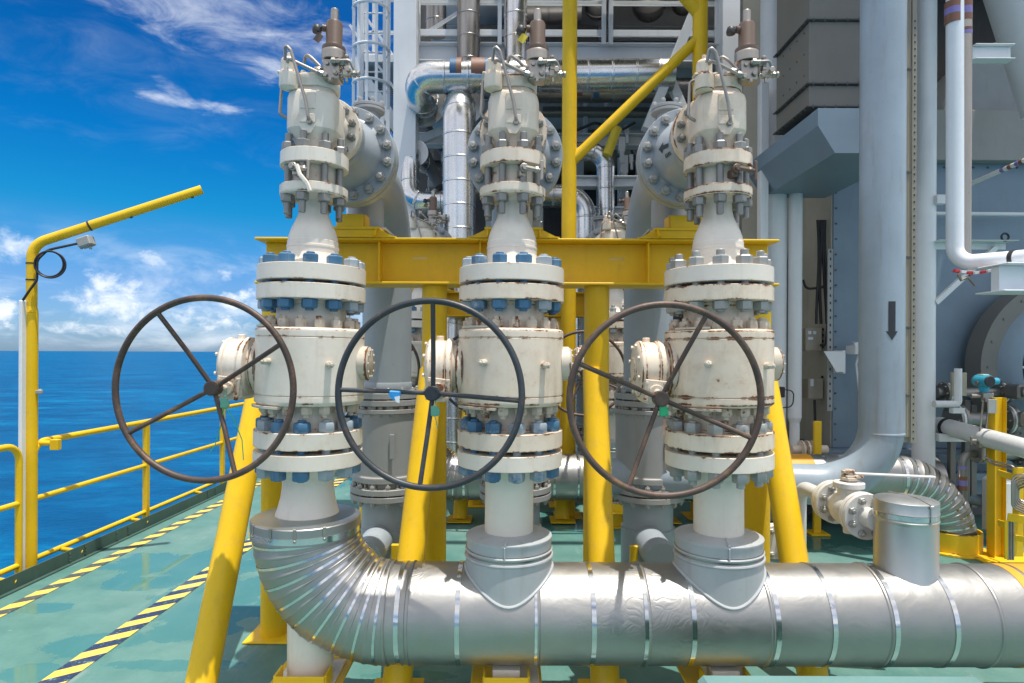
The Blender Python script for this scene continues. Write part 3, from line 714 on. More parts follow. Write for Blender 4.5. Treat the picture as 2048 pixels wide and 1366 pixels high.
# mastic seal on top of the elbow
m = MB(); m.lathe([(.10, zt_ + .02), (.17, zt_ + .016), (.20, zt_ + .007), (RE + .004, zt_ + .0015), (RE + .004, zt_ - .001)], 48, (ex0, CY, 0), wear=False)
part('mastic_top', m, CLADG, t)
XS = lambda px: P(px, 1222, CY - .235).x
def seam_xs(): return [P(x, 1222, CY).x for x in (800, 925, 1068, 1180, 1302, 1398, 1542, 1678, 1782, 1925, 2030)]
xe = cx; XEND = 4.6
pr = [(MR, xe + .0)]
for x in [XS(v) for v in (812, 1078, 1300, 1546, 1784, 2004)] + [2.85, 3.2, 3.6, 4.0]:
    pr += [(MR, x - .012), (MR + .005, x - .007), (MR + .007, x), (MR + .004, x + .006), (MR + .001, x + .008)]
pr += [(MR, XEND)]
full = [pr[0]]
for a, b in zip(pr, pr[1:]):
    L = b[1] - a[1]
    if L > .06:
        nn = int(L / .03)
        for i in range(1, nn): full.append((a[0] + (b[0] - a[0]) * i / nn, a[1] + L * i / nn))
    full.append(b)
m = MB(); m.lathe(full, 96, (0, CY, MZ), 'X', wear=False)
for (xa, xb) in ((P(905, 1222, CY).x, P(1080, 1222, CY).x), (P(1405, 1222, CY).x, P(1550, 1222, CY).x)):
    a = math.radians(-52); m.box(((xa + xb) / 2, CY + MR * math.cos(a + PI) * .62, MZ - MR * .82), (xb - xa, .012, .012))
part('pipe_cladding', m, CLAD, t, ang=22)
for px in (792, 914, 1074, 1188, 1294, 1388, 1556, 1668, 1792, 1912):
    x = XS(px)
    part('strap', MB().lathe([(MR + .0045, x - .0115), (MR + .0045, x + .0115)], 96, (0, CY, MZ), 'X', wear=False), BAND, t)
x = P(1998, 1127, CY).x
part('yellow_band', MB().lathe([(MR + .003, x), (MR + .003, x + .05)], 96, (0, CY, MZ), 'X', wear=False).lathe([(MR + .003, x + .07), (MR + .003, x + .5)], 96, (0, CY, MZ), 'X', wear=False), ORANGE, t)
for xc in (XM, XR):
    m = MB(); rc = .226
    m.lathe([(.12, .965), (.15, .962), (.19, .953), (rc, .944), (rc + .001, .938), (rc - .002, .93), (rc - .004, .885), (rc, .882), (rc + .004, .877), (rc, .872), (rc - .003, .86), (rc - .003, .853), (rc + .006, .85), (rc + .008, .843), (rc + .004, .838), (rc, .832), (rc, .60)], 72, (xc, CY, 0), wear=False)
    m.box((xc - .02, CY - rc - .001, .905), (.008, .008, .07)); m.sweep([(xc - .02, CY - rc, .948), (xc - .005, CY - .14, .962)], .007, 8)
    part('collar', m, COLLAR, t, ang=30)
    part('strap', MB().lathe([(rc - .001, .858), (rc - .001, .832 + .055)], 64, (xc, CY, 0), wear=False), CLADD, t)
    # flared saddle seam where the collar meets the pipe
    pts = []
    for k in range(72):
        a = 2 * PI * k / 72; x = rc * math.cos(a); y = rc * math.sin(a)
        pts.append((xc + x * 1.01, CY + y * 1.01, MZ + math.sqrt(max(0, MR * MR - y * y)) + .002))
    part('saddle_seam', MB().sweep(pts, .009, 8, closed=True), COLLAR, t)
# elbow trunnion
m = MB(); m.lathe([(.118, .205), (.118, .62)], 40, (XL + .02, CY, 0), wear=False); m.box((XL + .02, CY, .198), (.30, .30, .014))
part('trunnion', m, CREAM2, t)
far(t, 'far row silver clad manifold pipe seen between the yellow posts')
bx = P(1811, 1050, CY).x
# small valve with lever on the branch
lx, lz = P(1730, 1035, 3.5).x, .995
t = thing('lever_valve', 'small cream valve with long flat lever beside the silver branch cap', 'valve', (lx, 3.42, lz - .14))
def fl(m, y0, y1, r=.128): m.lathe([(.03, y0), (r, y0), (r, y1), (.03, y1)], 44, (lx, 0, lz), 'Y')
m = MB(); fl(m, 3.475, 3.505); fl(m, 3.512, 3.542); m.lathe([(.055, 3.38), (.055, 3.48)], 24, (lx, 0, lz), 'Y', wear=False)
part('near_flange', m, PALE, t)
m = MB(); fl(m, 3.80, 3.83); fl(m, 3.837, 3.867); part('far_flange', m, PALE, t)
m = MB(); m.lathe([(.07, 3.54), (.075, 3.58), (.098, 3.63), (.105, 3.67), (.098, 3.71), (.075, 3.76), (.07, 3.80)], 36, (lx, 0, lz), 'Y', wear=False)
m.lathe([(.06, lz + .05), (.06, lz + .12), (.085, lz + .125), (.085, lz + .155), (.055, lz + .158)], 28, (lx, 3.67, 0)); m.cyl((lx, 3.67, lz - .1), (lx, 3.67, lz - .145), .03, 14)
part('body', m, PALE, t, ang=28)
m = MB(); m.cyl((lx, 3.67, lz + .15), (lx, 3.67, lz + .215), .024, 16); m.hexa((lx, 3.67, lz + .165), .05, .02); m.hexa((lx, 3.67, lz + .20), .034, .028); m.box((lx + .02, 3.67, lz + .19), (.10, .07, .016)); m.cyl((lx - .03, 3.67, lz + .20), (lx - .03, 3.67, lz + .225), .014, 10)
part('stem', m, RUSTY, t)
m = MB(); m.bar((lx + .03, 3.67, lz + .205), (lx + .47, 3.62, lz + .195), .035, .012); part('lever', m, PALE, t)
sb_ = stud_mesh('lv', GREYNUT, .021, .022, .011, .068, .012, .012)
for y in (3.508, 3.833): ring('stud_bolt', sb_, t, 8, .097, y, .5, 'Y', (lx, lz))
m = MB(); m.sweep(fillet([(lx, 3.86, lz), (lx, 4.30, lz), (lx, 4.30, .16), (lx - .12, 4.30, .16)], .12, 8), .046, 24); m.lathe([(.05, .30), (.054, .30), (.054, .26), (.05, .26)], 24, (lx, 4.30, 0))
solo('drain_pipe', m, PALE, 'thin cream pipe bending down from the lever valve to the deck', 'pipe')
t = thing('drain_flange', 'cream flange pair low on the deck behind the right yellow brace', 'flange', (P(1548, 1085, 4.3).x, 4.3, .2))
q = P(1552, 1085, 4.25); m = MB(); m.lathe([(.02, 0), (.115, 0), (.115, .03), (.02, .03)], 36, q, 'Y'); m.lathe([(.02, .04), (.115, .04), (.115, .07), (.02, .07)], 36, q, 'Y'); m.cyl(q + Vector((0, .07, 0)), q + Vector((0, .4, 0)), .05, 18)
part('flanges', m, PALE, t)
for k in range(8):
    a = k * PI / 4 + .4; inst('stud_bolt', sb_, t, q + Vector((.085 * math.cos(a), .035, .085 * math.sin(a))), Matrix.Rotation(PI / 2, 3, 'X'))

# pipe supports below the manifold
def support(x, label, zt, first=False):
    t = thing('pipe_support', label, 'pipe support', (x, CY, 0), 'yellow supports under the near manifold')
    part('column', MB().lathe([(.085, .012), (.085, zt - .012)], 28, (x, CY, 0), wear=False), YELLOW, t)
    part('base_plate', MB().bbox((x - .15, CY - .15, .001), (x + .15, CY + .15, .014)), YELLOW, t)
    part('top_plate', MB().box((x, CY, zt - .006), (.37, .46, .016)), YELLOW, t)
    m = MB(); s = .115 if first else .10
    m.bbox((x - s - .012, CY - .185, zt + .002), (x + s + .012, CY - .173, zt + .085))
    for sg in (-1, 1): m.bbox((x + sg * (s + .012) - .006, CY - .172, zt + .002), (x + sg * (s + .012) + .006, CY - .06, zt + .085))
    part('clip', m, YELLOW, t)
    if not first:
        m = MB(); m.box((x, CY, zt + .05), (.14, .26, .09)); m.box((x + .06, CY, zt + .008), (.22, .30, .012)); part('shoe', m, CREAM2, t)
    return t
far(support(XL + .02, 'yellow pedestal with clip under the silver elbow', .192, True), 'yellow pedestal under the far row elbow')
far(support(XM - .01, 'yellow pedestal under the silver manifold, below the middle stack', .192), 'yellow pedestal under the far row manifold, middle')
far(support(XR + .0, 'yellow pedestal under the silver manifold, below the right stack', .192), 'yellow pedestal under the far row manifold, right')

# yellow frame
BY = 4.2
t = thing('support_frame', 'yellow steel frame with long beam on posts and raking braces behind the near valves', 'steel frame', (0, BY, 0))
xa, xb = P(509, 520, BY - .12).x, P(1559, 520, BY - .12).x
z1, z0 = 2.648, 2.345
m = MB(); m.bbox((xa, BY - .125, z1 - .016), (xb, BY + .125, z1)); m.bbox((xa, BY - .125, z0), (xb, BY + .125, z0 + .016)); m.bbox((xa + .03, BY - .006, z0 + .016), (xb - .03, BY + .006, z1 - .016))
for x in (XL + .2, XM - .2, XR - .2): m.bbox((x - .005, BY - .1, z0 + .016), (x + .005, BY - .0062, z1 - .016))
part('beam', m, YELLOW, t)
m = MB(); m.box((-.62, BY - .0075, 2.53), (.10, .003, .022)); m.box((.70, BY - .0075, 2.53), (.10, .003, .022)); part('lifting_mark', m, paint('faded_yellow_plate', (.75, .52, .12), .5), t)
PX = [P(x, 900, BY).x for x in (549, 868, 1192, 1514)]
for x in PX:
    m = MB(); m.lathe([(.084, .012), (.084, z0 - .001)], 32, (x, BY, 0), wear=False); part('post', m, YELLOW, t)
    part('base_plate', MB().bbox((x - .15, BY - .15, .001), (x + .15, BY + .15, .014)), YELLOW, t)
for (x0_, x1_, yb_) in ((-1.655, -1.672, 3.33), (-.535, -.635, 3.46), (.555, .525, 3.46), (1.68, 1.69, 3.46)):
    m = MB(); m.cyl((x0_, BY - .02, 1.78), (x1_, yb_, .012), .082, 28); part('brace', m, YELLOW, t)
    part('foot_plate', MB().bbox((x1_ - .14, yb_ - .16, .0145), (x1_ + .14, yb_ + .14, .026)), YELLOW, t)
for xc in (XL, XM, XR):
    xc += .02; m = MB()
    m.prism([(xc - .19, 4.06), (xc + .19, 4.06), (xc + .19, 4.62), (xc - .19, 4.62)], 2.700, 2.716)
    m.prism([(4.0, z1 + .001), (4.62, 2.62), (4.62, 2.700), (4.06, 2.700)], xc - .175, xc - .165, 'X'); m.prism([(4.0, z1 + .001), (4.62, 2.62), (4.62, 2.700), (4.06, 2.700)], xc + .165, xc + .175, 'X')
    m.bbox((xc - .085, 4.07, 2.716), (xc + .085, 4.08, 2.80)); m.bbox((xc - .095, 4.081, 2.716), (xc - .085, 4.2, 2.80)); m.bbox((xc + .085, 4.081, 2.716), (xc + .095, 4.2, 2.80))
    m.prism([(xc - .30, 4.08), (xc + .30, 4.08), (xc + .19, 4.06), (xc - .19, 4.06)], z1 + .001, z1 + .01)
    m.prism([(xc - .29, z1 + .002), (xc + .29, z1 + .002), (xc + .19, 2.699), (xc - .19, 2.699)], 4.07, 4.08, 'Y')
    part('pedestal', m, YELLOW, t)
far(t, 'far yellow steel frame behind the near row')
for (px, py) in ((790, 1105), (1268, 1108), (1335, 1105)):
    q = P(px, py, 4.75); solo('stub_bracket', MB().bbox((q.x - .03, 4.74, 0), (q.x + .03, 4.78, q.z + .06)).bbox((q.x - .06, 4.7, .001), (q.x + .06, 4.82, .012)), YELLOW,
         {790: 'small yellow bracket right of the left capped stub', 1268: 'small yellow bracket left of the right capped stub', 1335: 'small yellow bracket right of the right capped stub'}[px], 'bracket')

# seals and tape hung on the wheels
def seal(px, py, Y, mat, wire, label, tails):
    c = P(px, py, Y); t = thing('seal_tag', label, 'seal', c)
    m = MB(); m.box(c, (.035, .014, .05), None, .004); m.box(c + Vector((.018, 0, -.005)), (.014, .016, .03)); m.sweep([c + Vector((0, 0, .02)), c + Vector((.004, .02, .05)), c + Vector((0, .03, .07))], .003, 6); part('clip', m, mat, t)
    m = MB()
    for tl in tails: m.sweep([c + Vector((0, 0, -.02))] + [P(a, b, Y) for a, b in tl], .0022, 6)
    part('wire', m, wire, t)
seal(448, 806, 3.0, GREENP, GREENT, 'pale green seal with two long tails on the leftmost handwheel', [[(466, 835), (484, 880), (487, 920)], [(442, 850), (430, 890), (420, 905)]])
seal(869, 822, 2.93, GREENP, GREENP, 'pale green seal with short tail under the blue-black handwheel hub', [[(872, 840), (875, 858)]])
seal(1326, 822, 2.88, GREENT, COPPER, 'bright green seal with copper wires on the right handwheel', [[(1328, 845), (1321, 873)], [(1329, 845), (1331, 872)]])
q = P(790, 787, 2.93); m = MB(); m.box(q, (.055, .028, .028), Matrix.Rotation(.06, 4, 'Y'), .006); m.prism([(q.x - .028, q.z), (q.x + .028, q.z - .004), (q.x + .014, q.z - .036), (q.x - .003, q.z - .03), (q.x - .018, q.z - .022)], q.y - .016, q.y - .013, 'Y')
t = thing('tape_wrap', 'blue and white tape wrapped on the spoke of the middle handwheel', 'tape', q); part('tape', m, BLUET, t)
part('tape_end', MB().prism([(q.x + .0, q.z - .015), (q.x + .026, q.z - .01), (q.x + .024, q.z - .044), (q.x + .008, q.z - .038)], q.y - .020, q.y - .017, 'Y'), WHITEW, t)

# the far row repeats the near one
FD = Vector((YAW * 3.6, 3.6, 0))
for o, lab in ROW:
    c = dup(o, FD, lab)
    if o.get('group') == 'yellow supports under the near manifold': c['group'] = 'yellow supports under the far manifold'

# branch cap on the right, only in the near row
t2 = MAN
m = MB(); m.lathe([(.001, 1.158), (.08, 1.152), (.145, 1.138), (.151, 1.135), (.151, 1.085), (.153, 1.08), (.151, 1.075), (.1495, 1.045), (.153, 1.04), (.1495, 1.035), (.1485, 1.02), (.149, .70), (.152, .695), (.149, .69), (.149, .55)], 64, (bx, CY, 0), wear=False)
m.sweep([(bx - .03, CY + .1, 1.155), (bx + .02, CY - .06, 1.156), (bx + .035, CY - .15, 1.138), (bx + .035, CY - .152, 1.04)], .004, 6); m.box((bx + .035, CY - .155, 1.128), (.02, .012, .02))
br = part('branch_cap', m, CLADM, t2)
part('strap', MB().lathe([(.1515, 1.052), (.1515, 1.074)], 64, (bx, CY, 0), wear=False), BAND, t2)
part('strap', MB().lathe([(.1515, .715), (.1515, .737)], 64, (bx, CY, 0), wear=False), BAND, t2)

# ------------------------------------------------------------------ right hand side
def cylpatch(c, r, z0, z1, a0, a1, n=6):
    vs = []
    for i in range(n + 1):
        a = a0 + (a1 - a0) * i / n; vs += [(c[0] + r * math.cos(a), c[1] + r * math.sin(a), z0), (c[0] + r * math.cos(a), c[1] + r * math.sin(a), z1)]
    return vs, [(2 * i, 2 * i + 2, 2 * i + 3, 2 * i + 1) for i in range(n)]
Ya = 4.6; ax = P(1763, 700, Ya).x; az = P(1763, 974, Ya).z; ar = .150
t = thing('vent_pipe', 'large blue-grey vertical pipe with black down arrow and bend to the left at its foot', 'pipe', (ax, Ya, az))
weld = P(1763, 866, Ya).z
m = MB(); m.sweep(fillet([(ax, Ya, 8.5), (ax, Ya, az), (ax - 1.9, Ya + .45, az - .02)], .46, 16), ar, 56); m.lathe([(ar, weld - .012), (ar + .004, weld - .004), (ar + .004, weld + .004), (ar, weld + .012)], 56, (ax, Ya, 0), wear=False)
part('pipe', m, VENTP, t)
m = MB(); za, zb, zc = P(1779, 606, Ya).z, P(1779, 664, Ya).z, P(1779, 681, Ya).z; am = -PI / 2 - .10
m.add(*cylpatch((ax, Ya), ar + .002, zb, za, am - .16, am + .16)); c_ = (ax, Ya)
vs = []; fs = []
for i in range(9):
    a = am - .27 + .54 * i / 8; zz = zb + (zc - zb) * (1 - abs(i - 4) / 4)
    vs += [(c_[0] + (ar + .002) * math.cos(a), c_[1] + (ar + .002) * math.sin(a), zb), (c_[0] + (ar + .002) * math.cos(a), c_[1] + (ar + .002) * math.sin(a), zz - .0005)]
fs = [(2 * i, 2 * i + 1, 2 * i + 3, 2 * i + 2) for i in range(8)]
m.add(vs, fs); part('flow_arrow', m, BLACKP, t)

# insulated line dropping through the deck
Yi = 6.1; iz = P(1700, 951, Yi).z; ixr = P(1903, 1000, Yi).x; ixl = P(1560, 951, Yi).x; ri = .205
t = thing('insulated_line', 'silver clad pipe behind the grey pipe bend, turning down into a yellow deck sleeve', 'pipeline', (ixr, Yi, 0))
Rb = .60; pts = []; rr = []
nst = 12
for i in range(12): pts.append(Vector((ixl - .6 + (ixr - Rb - ixl + .6) * i / 12, Yi, iz))); rr.append(ri)
for i in range(11):
    a = i / 10 * PI / 2
    for da, dr in ((-.014, 0), (-.008, .003), (0, .0045), (.008, .003), (.014, 0)):
        aa = min(max(a + da, 0), PI / 2 + .02 * da)
        pts.append(Vector((ixr - Rb + Rb * math.sin(aa), Yi, iz - Rb + Rb * math.cos(aa)))); rr.append(ri + dr)
pts.append(Vector((ixr, Yi, .02))); rr.append(ri)
q = []; r2 = []
for p, r in zip(pts, rr):
    if not q or (p - q[-1]).length > 1e-4: q.append(p); r2.append(r)
part('cladding', MB().sweep(q, r2, 60), CLAD, t, ang=22)
for i in range(10):
    a = (i + .5) / 10 * PI / 2; f = lambda a: Vector((ixr - Rb + Rb * math.sin(a), Yi, iz - Rb + Rb * math.cos(a)))
    part('strap', MB().sweep([f(a - .013), f(a + .013)], ri + .0025, 56, caps=False), BAND, t)
for px in (1640, 1690, 1790):
    x = P(px, 951, Yi).x; part('strap', MB().lathe([(ri + .004, x - .014), (ri + .004, x + .014)], 56, (0, Yi, iz), 'X', wear=False), BAND, t)
x = P(1616, 951, Yi).x; part('orange_band', MB().lathe([(ri + .003, x - .8), (ri + .003, x)], 56, (0, Yi, iz), 'X', wear=False), ORANGE, t)
m = MB(); m.lathe([(ri + .03, .0), (ri + .10, .0), (ri + .10, .02), (ri + .045, .021), (ri + .045, .20), (ri + .03, .20), (ri + .03, .0)], 56, (ixr, Yi, .001))
solo('deck_sleeve', m, YELLOW, 'round yellow deck sleeve at the foot of the silver clad pipe', 'deck sleeve')

# cable tray and columns
Yc = 5.6
t = thing('cable_tray', 'vertical cable tray with brown cables beside the blue-grey pipe', 'cable tray', (P(1817, 880, Yc).x, Yc, P(1817, 885, Yc).z))
zlo = P(1817, 885, Yc).z; ztop = 8.5
m = MB()
for i in range(4):
    x = P(1807 + i * 3.2, 600, Yc).x; m.cyl((x, Yc - .01, zlo + .05), (x, Yc - .01, ztop), .0075, 8)
part('cables', m, BEIGEBOX, t)
xA, xB, xC = P(1804, 600, Yc).x, P(1818.5, 600, Yc).x, P(1828, 600, Yc).x
m = MB(); m.bbox((xA, Yc + .005, zlo), (xC, Yc + .012, ztop), .001); m.bbox((xB, Yc - .03, zlo), (xC, Yc - .02, ztop), .002); m.bbox((xA - .004, Yc - .03, zlo + .1), (xA - .0005, Yc + .03, ztop), .001)
part('channel', m, paint('beige_tray_steel', (.30, .275, .22), .5, .1, .3), t)
m = MB(); z = zlo + .04
while z < 4.9:
    m.box(((xB + xC) / 2, Yc - .0315, z), (.012, .003, .016), None, .001); z += .062
part('slots', m, BLACK, t)
m = MB()
for py in (140, 345, 515, 655, 790):
    m.box(((xA + xB) / 2, Yc - .022, P(1810, py, Yc).z), (xB - xA, .008, .02), None, .001)
part('cleats', m, DARK, t)
Yw = 6.4; x = P(1848, 500, Yw).x
solo('white_column', MB().lathe([(.104, .01), (.104, 8.5)], 40, (x, Yw, 0), wear=False), WHITE, 'slim white round column right of the cable tray', 'column')
Yg = 7.2; x = P(1546, 500, Yg).x
solo('grey_column', MB().lathe([(.148, .01), (.148, 9)], 40, (x, Yg, 0), wear=False), WHITE, 'pale grey round column left of the panelled duct', 'column')
q = P(1528, 500, 6.95); solo('steel_angle', MB().bbox((q.x - .045, 6.93, .01), (q.x + .04, 6.96, P(1528, 165, 6.95).z)).bbox((q.x - .045, 6.962, .01), (q.x - .037, 7.04, P(1528, 165, 6.95).z)), WHITE, 'narrow pale steel angle in front of the grey round column', 'angle')
x = P(1590, 600, 7.1).x; zz = P(1590, 835, 7.1).z
m = MB(); m.lathe([(.074, zz), (.074, 3.9)], 32, (x, 7.1, 0), wear=False); m.lathe([(.055, zz - .06), (.074, zz)], 32, (x, 7.1, 0), wear=False); m.sweep(fillet([(x, 7.1, zz - .05), (x, 7.1, .62), (x - .3, 7.2, .60)], .12, 8), .055, 24)
solo('drain_line', m, WHITE, 'thin grey vertical pipe coming down from under the blue-grey hopper', 'pipe')
m = MB(); q = P(1618, 890, 7.0)
for i in range(3): m.lathe([(.02, 0), (.10, 0), (.10, .03), (.02, .03)], 28, (q.x - .1 + i * .06, 7.0, q.z - .05), 'X')
m.cyl((q.x - .2, 7.0, q.z - .05), (q.x + .2, 7.0, q.z - .05), .05, 18)
solo('pipe_flange', m, CREAM, 'small cream flanged joint low beside the enclosure', 'flange')

# panelled duct and hopper
a0, a1 = 5.8, 6.5; X0 = P(1618, 200, a0).x; X1 = 3.71
t = thing('panel_duct', 'tall dark grey panelled duct with bolted flanges above the hopper', 'duct', (3.2, 6.1, P(1630, 214, a0).z))
zl = [P(1630, 214, a0).z, P(1630, 168, a0).z, P(1630, 40, a0).z, 7.6]
for i in range(3):
    part('duct_section', MB().bbox((X0, a0, zl[i] + .002), (X1, a1 + .02, zl[i + 1] - .012), .004), DUCT, t)
for z in zl[:3]:
    m = MB(); m.bbox((X0 - .035, a0 - .03, z - .008), (X1, a1 + .03, z + .004), .002)
    for k in range(9):
        m.hexa((X0 + .03 + k * .105, a0 - .018, z - .008), .009, -.012); m.hexa((X0 + .03 + k * .105, a0 - .018, z + .004), .009, .01)
        m.hexa((X0 - .02, a0 + .04 + k * .08, z - .008), .009, -.012)
    part('bolted_flange', m, DARK, t)
m = MB()
for r_ in range(3):
    for c_ in range(4): m.hexa((X0 - .0005, a0 + .1 + c_ * .15, zl[1] + .12 + r_ * .2), .008, -.006, (1, 0, 0))
part('panel_bolts', m, DARK, t)
h0, h1 = 5.62, 7.25
Xa = P(1636, 230, h0).x; zt1 = P(1636, 216, h0).z; zt2 = P(1635, 251, h0).z; zb_ = P(1670, 306, h0).z; Xb = P(1670, 306, h0).x
solo('hopper', MB().prism([(Xa, zt1), (Xa, zt2), (Xb, zb_), (3.62, zb_), (3.62, zt1)], h0, h1, 'Y'), PANEL, 'blue-grey hopper with chamfered lower edge under the panelled duct', 'hopper', ang=20)

# enclosure
Ye = 7.3; Xe = P(1666, 600, Ye).x; zb0 = P(1700, 896, Ye).z; zt0 = P(1700, 372, Ye).z
t = thing('equipment_enclosure', 'blue-grey bolted enclosure wall on a skid at the right', 'enclosure', (Xe + 2, Ye, 0))
part('front_panel', MB().bbox((Xe, Ye, zb0), (9.5, Ye + 2.5, zt0 + .4), .006), PANEL, t)
part('side_panel', MB().bbox((Xe - .012, Ye + .02, zb0 + .002), (Xe - .001, Ye + 2.4, zt0 + .38), .002), paint('beige_side_paint', (.52, .495, .42), .5, .1, .35), t)
m = MB(); z = zb0 + .1
while z < zt0:
    m.hexa((Xe + .03, Ye, z), .012, -.012, (0, 1, 0)); z += .18
for k in range(14): m.hexa((Xe + .1 + k * .17, Ye, P(1900, 335, Ye).z), .012, -.012, (0, 1, 0))
part('panel_bolts', m, DARK, t)
part('upper_band', MB().bbox((Xe + 1.0, Ye - .14, P(1900, 320, Ye - .14).z), (9.5, Ye - .002, P(1900, 219, Ye - .14).z), .006), PANELG, t)
part('skid', MB().bbox((Xe - 1.2, Ye - .15, .30), (9.5, Ye + 2.4, zb0 - .06), .006).bbox((Xe - 1.2, Ye - .22, zb0 - .058), (9.5, Ye + 2.4, zb0 - .003), .004), PANEL, t)
part('skid_base', MB().bbox((Xe - 1.2, Ye + .1, .002), (9.5, Ye + 2.3, .298)), DARK, t)
Yr = 8.1; x0_ = P(1560, 600, Yr).x
part('recess_wall', MB().bbox((x0_ - .5, Yr, zb0), (Xe - .003, Yr + .1, 6.6), .004), BEIGEBOX if False else paint('recess_paint', (.25, .245, .215), .5, .1, .35), t)
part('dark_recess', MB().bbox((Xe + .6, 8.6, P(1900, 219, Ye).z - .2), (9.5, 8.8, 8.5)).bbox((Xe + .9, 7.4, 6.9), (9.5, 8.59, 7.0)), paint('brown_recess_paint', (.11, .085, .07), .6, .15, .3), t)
# boxes and cables in the recess
def cbox(px0, py0, px1, py1, Y, label, mat, marks):
    a = P(px0, py0, Y); b = P(px1, py1, Y); t = thing('control_box', label, 'control box', ((a.x + b.x) / 2, Y, b.z), 'control boxes in the enclosure recess')
    part('housing', MB().bbox((a.x, Y - .0, b.z), (b.x, Y + .16, a.z), .008), mat, t)
    m = MB()
    for (u, v, w, h) in marks: m.box((a.x + (b.x - a.x) * u, Y - .002, a.z + (b.z - a.z) * v), ((b.x - a.x) * w, .006, (a.z - b.z) * h), None, .001)
    part('plates', m, WHITEW, t)
    m = MB()
    for k in range(4): m.cyl((b.x + .0, Y + .06, b.z + .05 + k * .07), (b.x + .06, Y + .05, b.z + .05 + k * .07), .016, 10)
    part('cable_glands', m, BLACK, t)
    return t
cbox(1611, 656, 1644, 702, 7.45, 'beige control box with small white plates, upper one in the recess', BEIGEBOX, [(.25, .2, .18, .14), (.55, .2, .18, .14), (.3, .45, .3, .12)])
cbox(1616, 757, 1647, 798, 7.45, 'beige control box with one white sticker, lower one in the recess', BEIGEBOX, [(.25, .2, .2, .35)])
m = MB()
for i, (xo, s) in enumerate(((1640, 0), (1644, 4), (1649, -3), (1653, 3), (1657, 0))):
    pts = [P(xo - 5 + 10 * math.sin(k * .6 + i) * .25 + s * k * .12, 440 + k * 26, 7.40) for k in range(9)]
    m.sweep(pts, .016, 8)
m.sweep(fillet([P(1606, 560, 7.5), P(1612, 578, 7.45), P(1648, 575, 7.4), P(1651, 560, 7.4)], .06), .014, 8); m.sweep(fillet([P(1655, 640, 7.4), P(1652, 690, 7.4), P(1640, 690, 7.42)], .06), .014, 8)
m2 = MB(); m2.sweep([P(1629, 800, 7.5), P(1630, 840, 7.45), P(1632, 885, 7.4)], .015, 8)
solo('cable', m2, BLACK, 'single black cable dropping from the lower beige control box', 'cable')
solo('cable_bundle', m, BLACK, 'black cable bundle hanging in the enclosure recess', 'cables')
q0, q1 = P(1655, 498, 7.24), P(1664, 822, 7.24)
t = thing('slotted_channel', 'slotted steel channel standing at the enclosure corner', 'channel', ((q0.x + q1.x) / 2, 7.24, q1.z))
part('channel', MB().bbox((q0.x, 7.23, q1.z), (q1.x, 7.25, q0.z), .002), BOXG, t)
m = MB()
for k in range(22): m.box(((q0.x + q1.x) / 2, 7.228, q1.z + .06 + k * .085), (.014, .004, .03), None, .001)
part('slots', m, BLACK, t)
q = P(1660, 722, 7.1); m = MB(); m.prism([(q.x - .12, q.z + .11), (q.x + .12, q.z + .11), (q.x + .12, q.z - .12), (q.x + .02, q.z - .12)], 7.0, 7.01, 'Y'); m.bbox((q.x + .1, 7.012, q.z - .14), (q.x + .13, 7.29, q.z + .12))
solo('wall_bracket', m, WHITE, 'small white gusset bracket on the enclosure corner', 'bracket')
q = P(1712, 700, 7.1); m = MB(); m.box(q, (.13, .2, .10)); m.sweep([q + Vector((-.05, -.05, .09)), q + Vector((-.06, -.05, .05)), q + Vector((.06, -.05, .08))], .03, 10)
m.sweep([q + Vector((.02, -.02, -.05)), q + Vector((-.01, -.02, -.16)), q + Vector((.01, -.02, -.32)), q + Vector((.03, -.02, -.5))], .012, 8)
solo('door_latch', m, WHITE, 'white latch bracket with dangling strap beside the blue-grey pipe', 'latch')
q = P(1558, 784, 5.0); m = MB(); m.box(q, (.075, .06, .085), None, .006); m.sweep(fillet([q + Vector((.04, 0, .02)), q + Vector((.12, 0, .01)), q + Vector((.11, 0, -.12)), q + Vector((-.04, 0, -.13))], .05), .005, 6)
solo('sensor_box', m, BLACK, 'small black sensor box with thin cable beside the right trunnion cap', 'sensor')
q = P(1634, 870, 6.6); solo('yellow_bracket_post', MB().bbox((q.x - .035, 6.58, .002), (q.x + .04, 6.62, P(1634, 842, 6.6).z)).box((q.x, 6.6, .012), (.2, .2, .02)), YELLOW, 'short yellow upright in front of the enclosure skid', 'post')

# white and stainless pipe pair at the upper right
Yp2 = 4.9; xw = P(1906, 200, Yp2).x; xs = P(1934, 200, Yp2).x
t = thing('white_riser', 'white pipe with brown and violet bands, bending right at its foot', 'pipe', (xw, Yp2, P(1905, 520, Yp2).z))
pb = P(1910, 527, Yp2)
m = MB(); m.sweep(fillet([(xw, Yp2, 7), (xw + .02, Yp2, pb.z), P(2035, 517, 4.6), P(2150, 505, 4.25)], .13, 10), .060, 32); part('pipe', m, WHITEW, t)
for (ya, yb, mt) in ((5, 18, BROWN), (18, 31, PURPLE), (31, 48, BROWN)):
    part('colour_band', MB().lathe([(.0615, P(1906, yb, Yp2).z), (.0615, P(1906, ya, Yp2).z)], 32, (xw, Yp2, 0), wear=False), mt, t)
part('clamp', MB().sweep([P(2024, 518, 4.625), P(2032, 517, 4.6)], .066, 28), BLACK, t)
t = thing('stainless_riser', 'stainless pipe with colour bands running beside the white banded pipe', 'pipe', (xs, Yp2 + .02, P(1934, 522, Yp2).z))
part('pipe', MB().lathe([(.044, P(1934, 518, Yp2).z), (.044, 7)], 28, (xs, Yp2 + .02, 0), wear=False).lathe([(.05, P(1934, 522, Yp2).z), (.05, P(1934, 516, Yp2).z)], 28, (xs, Yp2 + .02, 0), wear=False), STEEL, t)
